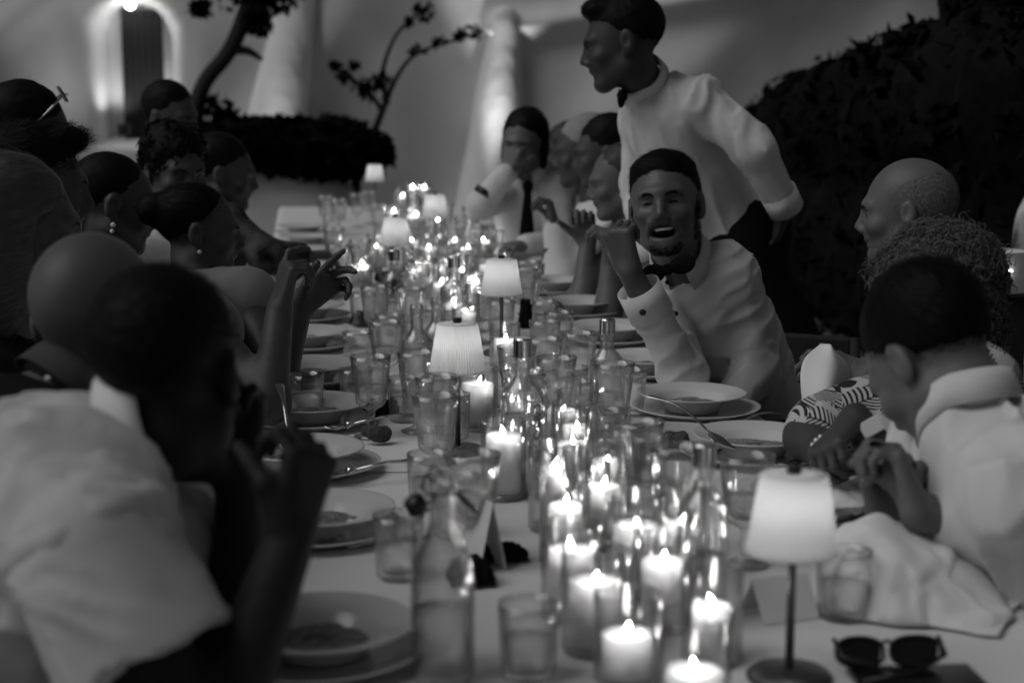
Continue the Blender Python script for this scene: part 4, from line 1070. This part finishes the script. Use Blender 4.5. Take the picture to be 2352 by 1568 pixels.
    if brows:
        for x in (-1, 1):
            bc = catmull([L(x*.011, .0980, .0125), L(x*.022, .0975, .0165), L(x*.034, .0910, .0180), L(x*.048, .0790, .0120)], 10); rsb = random.Random(4); Vb, Fb = [], []
            for k in range(280 if hh < .0055 else 60):
                p = bc[rsb.randrange(2, len(bc)-1)]; d = (bc[-1]-bc[0]).normalized()*.7+Vector(R[:, 2])*rsb.uniform(-.2, .7)+Vector(R[:, 1])*.25; p = p+Vector(R[:, 2])*rsb.uniform(-.0028, .0028)*s-d*.002
                wv_ = d.cross(Vector(R[:, 1])).normalized()*(.0006 if hh < .0055 else .0012); o_ = len(Vb); Vb += [p-wv_, p+wv_, p+d*.0075*s]; Fb.append((o_, o_+1, o_+2))
            mesh_obj('eyebrow', Vb, Fb, (hair or {}).get('m', M_hair_k), body, False)
    if eyes:
        for x in (-1, 1):
            vf = lathe([(0, -.0105*s), (.0075*s, -.0075*s), (.0108*s, 0), (.0075*s, .0075*s), (0, .0105*s)], 12); mesh_obj('eye', *moved(vf, L(x*.031, .0765, -.0025)), M_eye, body)
    if chair_on and not stand: chair((pv[0], pv[1], 0), math.radians(ty), label)
    return body, c, R, TR, nb, arms
P_ = lambda u, v, d: tuple(W(u, v, d))
ST = lambda n, L=.02, w=.0011, **k: [dict(n=n, length=L, width=w, **k)]
D = lambda *a: V3(a)
UPV = V3(c_u); RTV = V3(c_r); FWV = V3(c_f)

# ---- left side, from the camera away
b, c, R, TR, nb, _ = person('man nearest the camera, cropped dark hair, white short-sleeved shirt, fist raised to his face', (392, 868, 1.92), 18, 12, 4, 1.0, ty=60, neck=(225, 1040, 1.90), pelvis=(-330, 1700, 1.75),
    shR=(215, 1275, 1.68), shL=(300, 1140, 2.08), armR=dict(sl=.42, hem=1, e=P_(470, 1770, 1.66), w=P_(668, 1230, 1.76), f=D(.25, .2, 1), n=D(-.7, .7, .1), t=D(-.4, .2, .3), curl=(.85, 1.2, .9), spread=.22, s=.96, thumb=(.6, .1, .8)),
    armL=dict(sl=.25, e=P_(560, 1500, 2.02), w=P_(548, 1075, 2.0), f=D(-.05, 0, 1), n=D(-.3, -.9, 0), t=D(-.9, 0, 0), curl=(.9, 1.1, .6)), skin=mat('dark tanned skin', .022, .6, .12, bump=.05, bscale=220), top=M_shirt_shaded, sleeve='short', h=.012, hh=.005, hd=.004, top_h=.008,
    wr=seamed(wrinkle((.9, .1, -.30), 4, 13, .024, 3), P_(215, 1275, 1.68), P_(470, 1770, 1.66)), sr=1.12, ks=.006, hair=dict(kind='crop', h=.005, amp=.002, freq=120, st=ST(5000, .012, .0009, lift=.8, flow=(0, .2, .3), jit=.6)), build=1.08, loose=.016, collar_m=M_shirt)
b, c, R, TR, nb, _ = person('bald man on the left in a dark jacket, seen from behind beside the nearest man', (225, 738, 2.38), 24, 6, 0, 1.05, ty=70, neck=(95, 960, 2.32), pelvis=(-300, 1380, 2.2), skin=mat('shaved scalp', .085, .5, .3, bump=.05, bscale=220), top=M_dark, h=.012, hh=.006, collar_m=mat('grey collar', .06, .9, .1), brows=False)
ear = lambda body, p, r=.005, nm='earring': mesh_obj(nm, *moved(lathe([(0, -r), (r*.75, -r*.6), (r, 0), (r*.75, r*.6), (0, r)], 12), p), M_pearl, body)
ear(b, W(110, 868, 2.2), .004)
b, c, R, TR, nb, _ = person('woman with sleek dark bun and pearl earring gesturing with both hands over the table', (462, 532, 3.85), 84, 4, 0, .88, ty=75, neck=(462, 672, 3.82), pelvis=(340, 1120, 3.7),
    shR=(470, 760, 3.42), shL=(560, 690, 3.78), armR=dict(e=P_(618, 925, 3.32), w=P_(642, 712, 3.36), f=D(.28, .1, 1), n=D(.9, .3, -.3), t=D(-.2, .5, .6), curls=[(.15, .9, .3), (1.2, 1.0, .6), (1.3, 1.1, .6), (1.3, 1.1, .6)], thumb=(.9, -.3, .5), s=1.0),
    armL=dict(e=P_(640, 880, 3.62), w=P_(688, 706, 3.55), f=D(.75, -.1, .65), n=D(.2, -.8, -.5), t=D(-.4, 0, .8), curls=[(.10, .15, .1), (.45, .4, .3), (.7, .8, .5), (.8, .9, .6)], spread=.22, thumb=(.8, .5, .0), s=1.0),
    top=mat('grey satin', .22, .6, .3), sleeve='none', h=.010, hh=.0042, hd=.0033, skin=M_skin_d, hair=dict(kind='sleek', h=.004, amp=.0012, freq=90, extra=[('e', (0, -.128, .052), (.046, .040, .044))], st=ST(2500, .03, .0008, lift=.06, flow=(0, -1, .1), jit=.1)), trousers=M_dark)
ear(b, c+R@np.array([.080, -.006, -.046])*.88, .0055)
band('bracelet', W(664, 762, 3.58), W(667, 756, 3.58), .031, M_metal, b, .002)
b, c, R, TR, nb, _ = person('woman with pulled-back dark hair and drop earring looking down behind the woman with the bun', (268, 470, 4.15), 80, 12, 0, .98, ty=85, skin=M_skin_d, top=M_dark, h=.012, hh=.006, hair=dict(kind='sleek', amp=.0015, freq=70, extra=[('e', (0, -.115, -.02), (.035, .03, .05))]))
ear(b, c+R@np.array([.080, -.006, -.046]), .007); ear(b, c+R@np.array([.080, -.006, -.062]), .006)
person('curly-haired man on the left facing the camera over the other heads', (405, 395, 4.75), 150, 6, 0, 1.0, ty=110, top=M_shirt, h=.012, hh=.007, skin=M_skin_d, hair=dict(kind='curly', amp=.010, freq=45, rings=dict(n=260, tub=.003, seg=10)))
person('dark-haired guest in front of the arched door, farthest but one on the left', (395, 272, 6.1), 125, 8, 0, 1.0, top=M_dark, h=.014, hh=.008, skin=M_skin_d, hair=dict(kind='short', amp=.004, freq=50), pelvis=(380, 560, 6.3))
person('guest in a dark patterned top leaning on the table at the far left', (518, 400, 5.55), 92, 8, 0, .98, ty=80, neck=(500, 490, 5.6), shR=(520, 520, 5.45), shL=(505, 520, 5.8), armR=dict(e=P_(620, 590, 5.35), w=P_(690, 588, 5.4)), top=mat('patterned dark cloth', .05, .9, .1, var=.9, vscale=16), h=.014, hh=.008, skin=M_skin_d, hair=dict(kind='short', amp=.004, freq=50))
person('man with spiky dark hair in profile at the left picture edge', (88, 432, 3.55), 78, 4, 0, 1.02, top=M_dark, h=.014, hh=.006, skin=M_skin_d, hair=dict(kind='short', amp=.004, freq=60, extra=[('e', (0, .05, .105), (.055, .05, .03))], st=ST(3500, .03, .0012, lift=.9, flow=(0, .7, .5), jit=.4)))
b, c, R, TR, nb, _ = person('guest with sunglasses pushed up on dark hair at the upper left edge', (72, 312, 4.25), 78, 10, 0, 1.0, top=M_dark, h=.014, hh=.007, skin=M_skin_d, pelvis=(-10, 900, 4.3), hair=dict(kind='short', amp=.004, freq=50))
for x in (-1, 1): mesh_obj('sunglass_lens', *moved(lathe([(0, -.002), (.022, -.002), (.024, 0), (.022, .002), (0, .002)], 20), Vector(c+R@np.array([x*.030, .062, .118])), Matrix(R.tolist()) @ Matrix.Rotation(-.9, 3, 'X')), mat('dark lens', .01, .08, .6), b)
mesh_obj('sunglass_bridge', *tube([c+R@np.array([x, y, z]) for x, y, z in ((-.085, .0, .03), (-.055, .06, .115), (0, .074, .120), (.055, .06, .115), (.085, .0, .03))], .003, 6), M_metal, b)
person('woman with swept-back streaked fair hair at the left edge behind the bald man', (48, 530, 2.95), 76, 4, 0, 1.03, top=M_dark, h=.014, hh=.006, skin=M_skin_d, hair=dict(kind='long', m=M_hair_b, amp=.004, freq=50, st=ST(4000, .06, .0012, lift=.05, flow=(0, -1, -.35), jit=.12)))

# ---- right side, from the camera away
b, c, R, TR, nb, arms = person('dark-haired man in a white shirt on the near right bowing his head over clasped hands', (2138, 832, 2.42), -26, 46, 2, 1.02, ty=-75, neck=(2235, 985, 2.36), pelvis=(2560, 1620, 2.35),
    shL=(2350, 1125, 2.2), shR=(2165, 1020, 2.58), armL=dict(e=P_(2275, 1195, 2.30), w=P_(2112, 1180, 2.26), f=D(-.35, .25, .9), n=D(-.75, .2, -.2), t=D(0, .9, .2), curl=(.9, 1.2, .8), thumb=(.7, .1, .6)),
    armR=dict(e=P_(2165, 1250, 2.52), w=P_(2035, 1190, 2.38), f=D(.2, -.35, .9), n=D(-.3, -.9, -.1), t=D(-.9, 0, .3), curl=(.9, 1.2, .8), thumb=(.7, .1, .6)), top=M_shirt, sleeve='mid', h=.012, hh=.005, hd=.0036, top_h=.008, wr=wrinkle((.3, 0, -1), 5, 13, .016, 5),
    hair=dict(kind='short', amp=.003, freq=70, h=.005, st=ST(5000, .025, .001, lift=.25, flow=(0, -.3, -1), jit=.3)), collar_m=M_shirt, build=.90, loose=.012)
band('ring', W(2066, 1070, 2.27), W(2070, 1076, 2.27), .0095, M_metal, b, .0015)
palm = mat('palm print cotton', .55, .9, .1, bump=.08, bscale=400)
n_ = palm.node_tree; bs = n_.nodes['Principled BSDF']; N = n_.nodes.new; LK = n_.links.new
def mth(op, a, b=None):
    m = N('ShaderNodeMath'); m.operation = op
    for k, x in enumerate((a, b)):
        if x is None: continue
        if isinstance(x, (int, float)): m.inputs[k].default_value = x
        else: LK(x, m.inputs[k])
    return m.outputs[0]
tc_ = N('ShaderNodeTexCoord'); vo = N('ShaderNodeTexVoronoi'); vo.inputs['Scale'].default_value = 18; LK(tc_.outputs['Object'], vo.inputs['Vector'])
sb = N('ShaderNodeVectorMath'); sb.operation = 'SUBTRACT'; LK(tc_.outputs['Object'], sb.inputs[0]); LK(vo.outputs['Position'], sb.inputs[1])
sc_ = N('ShaderNodeSeparateColor'); LK(vo.outputs['Color'], sc_.inputs[0])
vr = N('ShaderNodeVectorRotate'); vr.rotation_type = 'AXIS_ANGLE'; vr.inputs['Axis'].default_value = (.3, -1, .4); LK(sb.outputs[0], vr.inputs['Vector']); LK(mth('MULTIPLY', sc_.outputs[0], 6.28), vr.inputs['Angle'])
sx = N('ShaderNodeSeparateXYZ'); LK(vr.outputs[0], sx.inputs[0])
ch = mth('ADD', mth('MULTIPLY', mth('ABSOLUTE', sx.outputs[0]), 1.1), sx.outputs[2])
fr = mth('GREATER_THAN', mth('SINE', mth('MULTIPLY', ch, 720)), .05); ins = mth('LESS_THAN', mth('ABSOLUTE', sx.outputs[0]), .020)
mid = mth('LESS_THAN', mth('ABSOLUTE', sx.outputs[0]), .0010); msk = mth('MULTIPLY', mth('MAXIMUM', fr, mid), ins)
mxc = N('ShaderNodeMix'); mxc.data_type = 'RGBA'; LK(msk, mxc.inputs[0]); mxc.inputs[6].default_value = (.5, .5, .5, 1); mxc.inputs[7].default_value = (.03, .03, .03, 1); LK(mxc.outputs[2], bs.inputs['Base Color'])
b, c, R, TR, nb, arms = person('curly-haired guest in a palm-leaf print shirt with watch and bead bracelet, arms crossed', (2128, 712, 2.90), -84, 10, 0, 1.02, ty=-80, neck=(2150, 860, 2.9), pelvis=(2330, 1330, 2.95),
    shL=(2230, 890, 2.70), shR=(2095, 905, 3.05), armL=dict(sl=.7, e=P_(2090, 1150, 2.66), w=P_(1965, 962, 2.70), f=D(-.62, -.5, -.4), n=D(.3, -.3, -.9), t=D(-.4, .9, .1), curl=(.9, 1.1, .7)),
    armR=dict(sl=.85, e=P_(1855, 1005, 3.0), w=P_(1913, 1046, 2.86), f=D(.25, -.35, -.95), n=D(.3, .9, 0), t=D(-.9, 0, 0), curl=(.25, .35, .2)), top=palm, sleeve='short', sr=.82, h=.010, hh=.006, hd=.0036, top_h=.008, skin=M_skin_d, wr=wrinkle((.3, 0, -1), 5, 12, .007, 8),
    hair=dict(kind='curly', m=mat('light brown curls', .085, .42, .45), amp=.008, freq=45, rings=dict(n=2600, rad=.0075, L=.038, turns=1.6, tub=.0015, seg=14), st=ST(700, .03, .0009, lift=.8, jit=.9, curl=.004, seg=7)))
a_, e_, w_ = arms[1][0], arms[1][1], arms[1][2]; t_ = (e_-w_)/np.linalg.norm(e_-w_)
band('watch_strap', w_+t_*.018, w_+t_*.036, .0275, M_black, b); nrm = V3(c_u)*.5-V3(c_f)*.8; nrm -= t_*(nrm@t_); nrm /= np.linalg.norm(nrm); sdv = np.cross(t_, nrm)
Rw = Matrix(np.stack([t_, sdv, nrm], 1).tolist()); mesh_obj('watch_case', *moved(box((-.013, -.019, -.004), (.014, .020, .004), .002), w_+t_*.027+nrm*.034, Rw), mat('watch dial', .7, .25, .5), b, False)
w_, e_ = arms[0][2], arms[0][1]; t_ = Vector((e_-w_)/np.linalg.norm(e_-w_)); x_ = t_.orthogonal().normalized(); y_ = t_.cross(x_)
mesh_obj('bead_bracelet', *merge(*[moved(lathe([(0, -.0048), (.0038, -.0028), (.0048, 0), (.0038, .0028), (0, .0048)], 8), Vector(w_)+t_*(.016+.011*k)+(x_*math.cos(a)+y_*math.sin(a))*.031) for k in (0, 1) for a in np.linspace(0, 6.28, 21)[:-1]]), M_pearl, b)['kind'] = 'stuff'
b, c, R, TR, nb, arms = person('balding man with cropped grey hair in profile against the dark hedge', (2080, 486, 3.75), -62, 4, 0, .98, ty=-85, neck=(2120, 640, 3.74), pelvis=(2240, 1020, 3.7), armL=dict(e=P_(2085, 900, 3.3), w=P_(1985, 862, 3.40), f=D(-.9, .1, .25), n=D(-.2, .6, -.6), t=D(0, .5, .8), curl=(.6, .7, .5)), top=mat('striped dark shirt', .12, .9, .1, var=.5, vscale=20), h=.012, hh=.0042, hd=.004,
    hair=dict(kind='fringe', m=mat('grey stubble', .17, .7, .2), h=.0045, amp=.0008, freq=150, solid=False, st=ST(14000, .011, .0008, lift=.4, flow=(0, -.6, -.8), jit=.3)), eyes=True)
def hanging(name, pts_l, pts_r, m, label, amp=.01, seed=0):
    n, k = 24, 16; A = catmull(pts_l, 8); B2 = catmull(pts_r, 8); V = []
    for i in range(n):
        t = i/(n-1); a = A[min(len(A)-1, int(t*(len(A)-1)))]; b_ = B2[min(len(B2)-1, int(t*(len(B2)-1)))]
        for j in range(k):
            q = j/(k-1); p = a.lerp(b_, q); bul = math.sin(math.pi*q)*.045; V.append(p-c_f*bul+c_f*amp*math.sin(q*7+t*2+seed))
    V = np.array([tuple(v) for v in V]); ii = np.arange(n*k).reshape(n, k); Q = np.stack([ii[:-1, :-1].ravel(), ii[1:, :-1].ravel(), ii[1:, 1:].ravel(), ii[:-1, 1:].ravel()], 1)
    o = big_mesh(name, V, Q, m); sm = o.modifiers.new('thickness', 'SOLIDIFY'); sm.thickness = .003; return tag(o, label, 'napkin')
hanging('napkin', [W(1885, 788, 3.28), W(1846, 830, 3.22), W(1842, 900, 3.20), W(1862, 1010, 3.2)], [W(1905, 792, 3.30), W(1955, 845, 3.30), W(1950, 900, 3.26), W(1935, 1010, 3.24)], M_napkin, 'white napkin held up at the table edge by the balding man')

# laughing man
b4, c, R, TR, nb, arms = person('laughing man in white shirt and black bow tie leaning his cheek on his raised hand', (1528, 474, 3.86), 200, -11, -7, 1.03, ty=214, neck=(1585, 632, 3.98), pelvis=(1755, 1000, 4.22), shR=(1515, 690, 4.00), shL=(1665, 628, 3.96),
    armR=dict(cut=.30, e=P_(1572, 868, 3.84), w=P_(1446, 622, 3.72), f=D(-.30, .04, 1), n=D(.75, .65, -.1), t=D(-.6, .75, .1), curl=(1.25, 1.3, .8), thumb=(.45, -.15, .8), s=1.02), armL=dict(e=P_(1735, 850, 3.98), w=P_(1640, 985, 3.86)), top=M_shirt, sleeve='long', h=.010, hh=.0036, hd=.0032, top_h=.0065,
    wr=wrinkle((.75, .2, .5), 6, 22, .0085, 2), loose=.009, hair=dict(kind='crop', h=.004, amp=.003, freq=60, extra=[('e', (0, -.005, .083), (.069, .0705, .036))], st=ST(8000, .024, .0008, lift=.08, flow=(.6, -.8, .1), jit=.25)), skin=mat('olive skin', .085, .45, .4, bump=.05, bscale=220, var=.1, vscale=14), head_kw=dict(open_mouth=True, jaw=.90), eyes=False, collar_m=M_shirt, build=1.0)
Lh = lambda x, y, z: Vector(c+R@(np.array([x, y, z])*1.03))
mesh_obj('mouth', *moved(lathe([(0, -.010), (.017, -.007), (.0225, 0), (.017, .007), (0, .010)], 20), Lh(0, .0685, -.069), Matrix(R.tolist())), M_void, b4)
mesh_obj('teeth', *tube([Lh(-.024, .0700, -.0570), Lh(-.012, .0800, -.0612), Lh(0, .0828, -.0622), Lh(.012, .0800, -.0612), Lh(.024, .0700, -.0570)], [.0034, .0050, .0055, .0050, .0034], 8), M_teeth, b4)
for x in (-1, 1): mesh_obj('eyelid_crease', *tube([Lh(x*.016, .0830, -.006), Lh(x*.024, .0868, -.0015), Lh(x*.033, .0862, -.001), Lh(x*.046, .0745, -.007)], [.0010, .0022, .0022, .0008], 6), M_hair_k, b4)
# short beard: thin stubble shell over the jaw
Bd = Sdf(); lo_ = lambda p: c+R@(np.array(p)*1.03)
for x in (-1, 1):
    Bd.cone(lo_((x*.048, -.005, -.058)), lo_((x*.020, .060, -.096)), .0222, .0182, .03); Bd.cone(lo_((x*.070, .008, .0)), lo_((x*.054, .004, -.055)), .0085, .0165, .03)
Bd.ell(lo_((0, .068, -.100)), (.027, .0208, .0188), R, .02); Bd.ell(lo_((0, .020, -.135)), (.06, .05, .035), R, .01, True); Bd.ell(lo_((0, .10, -.068)), (.030, .04, .019), R, .008, True)
v, q = Bd.mesh(.004); tmp = big_mesh('tmp', v, q); N_ = normals_of(tmp); bpy.data.objects.remove(tmp)
A_ = strands(v, N_, c, R, 13000, .006, .0010, lift=.25, flow=(0, .2, -1), jit=.4, seed=4, seg=2); big_mesh('beard', *A_, M_hair_k, b4)
q_, e_, w_ = arms[0][:3]; t_ = (e_-w_)/np.linalg.norm(e_-w_)
cf = band('cuff', w_+t_*.045, w_+t_*.120, .0480, M_shirt, b4, .003, 36)
nrm = -V3(c_f)*.85-V3(c_r)*.35; nrm -= t_*(nrm@t_); nrm /= np.linalg.norm(nrm)
mesh_obj('cufflink', *moved(lathe([(0, 0), (.0075, 0), (.008, .003), (.006, .005), (0, .0055)], 16), w_+t_*.083+nrm*.0515, Vector(nrm).to_track_quat('Z', 'Y').to_matrix()), M_black, b4)
bow_tie(b4, V3(W(1534, 618, 3.775)), frame(205, 0, -20), 1.1)
for i_, (u, v, d) in enumerate(((1533, 648, 3.80), (1552, 720, 3.82))): mesh_obj('button', *moved(lathe([(0, 0), (.0055, 0), (.006, .002), (0, .003)], 14), W(u, v, d), (-c_f).to_track_quat('Z', 'Y').to_matrix()), M_black, b4)

# standing man in shirt sleeves
Wk = wrinkle(V3(W(1560, 150, 4.7))-V3(W(1690, 520, 4.9)), 3, 17, .014, 6)
b5, c, R, TR, nb, arms = person('standing dark-haired man in white dress shirt and black bow tie leaning over the table', (1428, 100, 4.66), -78, 10, 0, 1.06, ty=-62, neck=(1485, 206, 4.78), pelvis=(1690, 545, 5.0), shL=(1600, 236, 4.70), shR=(1478, 280, 4.92),
    armL=dict(e=P_(1738, 345, 4.66), w=P_(1806, 480, 4.78), f=D(-.20, .6, -.8), n=D(-.9, .2, 0), t=D(-.3, .8, 0), curl=(.3, .3, .2)), armR=dict(e=P_(1470, 420, 4.98), w=P_(1490, 590, 4.86)), top=M_shirt, h=.012, hh=.0046, hd=.005, top_h=.008, wr=Wk, loose=.012, skin=mat('brown skin', .045, .5, .3, bump=.05, bscale=220),
    hair=dict(kind='crop', h=.005, amp=.002, freq=80, extra=[('e', (0, .048, .100), (.052, .045, .030))], st=ST(2500, .02, .001, lift=.2, flow=(0, .6, .6), jit=.3)), collar_m=M_shirt, build=1.0,
    stand=((W(1690, 930, 5.05), W(1690, 1255, 5.15)), (W(1900, 930, 4.95), W(1930, 1265, 5.1))))
bow_tie(b5, V3(W(1432, 220, 4.68)), frame(-70, 0, 15), 1.15)
q_, e_, w_ = arms[1][:3]; t_ = (e_-w_)/np.linalg.norm(e_-w_); band('cuff', w_+t_*.0, w_+t_*.065, .049, M_shirt, b5, .003)

person('woman with pinned-up hair in profile behind the laughing man', (1424, 418, 5.2), -84, 8, 0, .95, ty=-85, neck=(1450, 520, 5.25), shL=(1455, 560, 5.1), shR=(1420, 560, 5.4), armL=dict(e=P_(1395, 720, 5.0), w=P_(1402, 600, 5.02), f=D(-.25, 0, 1), n=D(-.8, .3, 0), t=D(0, .8, .3), curl=(1., 1.1, .7)), armR=dict(e=P_(1335, 690, 5.25), w=P_(1350, 560, 5.3), f=D(-.2, 0, 1), n=D(-.3, -.8, 0), t=D(-.6, 0, .4), curl=(1., 1.1, .7)),
    top=mat('print dress', .25, .9, .1, var=.8, vscale=20), sleeve='none', h=.012, hh=.006, skin=M_skin, hair=dict(kind='sleek', m=mat('brown hair', .03, .5, .3), amp=.003, freq=50, extra=[('e', (0, -.11, .03), (.05, .04, .05))]))
person('dark-haired guest between the white-haired man and the woman with pinned-up hair', (1385, 352, 5.85), -80, 8, 0, 1.0, h=.014, hh=.008, top=M_shirt, skin=M_skin_d, hair=dict(kind='short', m=M_hair_k, amp=.005, freq=45))
person('white-haired older man near the far right end in a white shirt', (1338, 350, 6.2), -82, 6, 0, 1.05, ty=-85, armL=dict(e=P_(1290, 640, 5.95), w=P_(1275, 520, 5.95), f=D(-.3, 0, 1), n=D(-.9, 0, 0), t=D(0, .8, .2), curl=(1., 1., .6)), h=.014, hh=.008, top=M_shirt, skin=M_skin_d, hair=dict(kind='short', m=mat('white hair', .26, .7, .2), amp=.004, freq=50))
person('guest with brown bob at the far right end beside the white-haired man', (1300, 352, 6.9), -80, 6, 0, 1.0, h=.014, hh=.008, top=mat('grey blouse', .25, .9, .1), skin=M_skin_d, hair=dict(kind='bob', m=mat('brown hair', .03, .5, .3), amp=.004, freq=45))
b9, c, R, TR, nb, _ = person('long-haired man in shirt and dark tie at the far end, hand at his chin', (1202, 330, 6.55), 205, 8, 6, 1.05, ty=200, neck=(1225, 415, 6.65), pelvis=(1230, 660, 6.8), shR=(1165, 445, 6.65), shL=(1280, 440, 6.65), armR=dict(e=P_(1105, 470, 6.4), w=P_(1165, 395, 6.35), f=D(.3, .2, .9), n=D(.5, .8, 0), t=D(.6, -.4, .3), curl=(.9, 1., .6)), armL=dict(e=P_(1285, 555, 6.5), w=P_(1200, 565, 6.3)), top=M_shirt, h=.012, hh=.007, skin=M_skin, hair=dict(kind='bob', amp=.004, freq=40), collar_m=M_shirt)
S = Sdf(); a_ = W(1212, 425, 6.45); S.ell(a_, (.022, .014, .022), None, .01); S.cone(a_-Vector((0, 0, .02)), W(1210, 540, 6.45), .014, .030, .02); big_mesh('necktie', *S.mesh(.006), M_dark, b9)
band('watch_strap', W(1112, 452, 6.38), W(1120, 440, 6.38), .045, M_black, b9)
# woman standing at the far right edge and the white box lantern beside her
gz = W(2345, 900, 5.4)
person('woman in a light patterned dress standing by the hedge at the right picture edge', (2440, 330, 5.4), -95, 8, 0, .98, ty=-80, neck=(2432, 430, 5.42), pelvis=(2400, 760, 5.42), top=mat('light print dress', .38, .9, .1, var=.9, vscale=9), sleeve='none', h=.014, hh=.008, skin=M_skin, hair=dict(kind='long', m=M_hair_b, amp=.004, freq=40), trousers=None, skirt=V3(gz)*[1, 1, 0]+[.05, 0, .32], stand=((V3(gz)*[1, 1, 0]+[0, .1, .50], V3(gz)*[1, 1, 0]+[0, .1, .10]), (V3(gz)*[1, 1, 0]+[0, -.1, .50], V3(gz)*[1, 1, 0]+[0, -.1, .10])), chair_on=False)
lb = W(2300, 668, 4.3); bx = empty('box_lantern', (lb.x, lb.y, lb.z), .35)
mesh_obj('case', *merge(box((-.06, -.06, 0), (-.055, .06, .105)), box((.055, -.06, 0), (.06, .06, .105)), box((-.055, .055, 0), (.055, .06, .105)), box((-.055, -.06, 0), (.055, -.055, .105)), box((-.055, -.055, 0), (.055, .055, .006))), M_paper, bx, False)
mesh_obj('lamp_lens', *moved(lathe([(0, -.004), (.006, -.003), (.008, 0), (.006, .003), (0, .004)], 12), (-.035, -.062, .06)), emit('small led', 6), bx)
mesh_obj('knob', *moved(lathe([(0, -.004), (.006, -.003), (.008, 0), (.006, .003), (0, .004)], 12), (-.03, -.062, .035)), M_black, bx)
tag(bx, 'white box lantern with small bright lens on a post at the right edge', 'lantern')
po = empty('garden_post', (lb.x, lb.y, 0)); mesh_obj('post', *box((-.05, -.05, 0), (.05, .05, lb.z-.012), .004), M_door, po, False); mesh_obj('cap', *box((-.065, -.065, lb.z-.012), (.065, .065, lb.z-.001), .003), M_door, po, False)
tag(po, 'dark post carrying the white box lantern at the right edge', 'post')
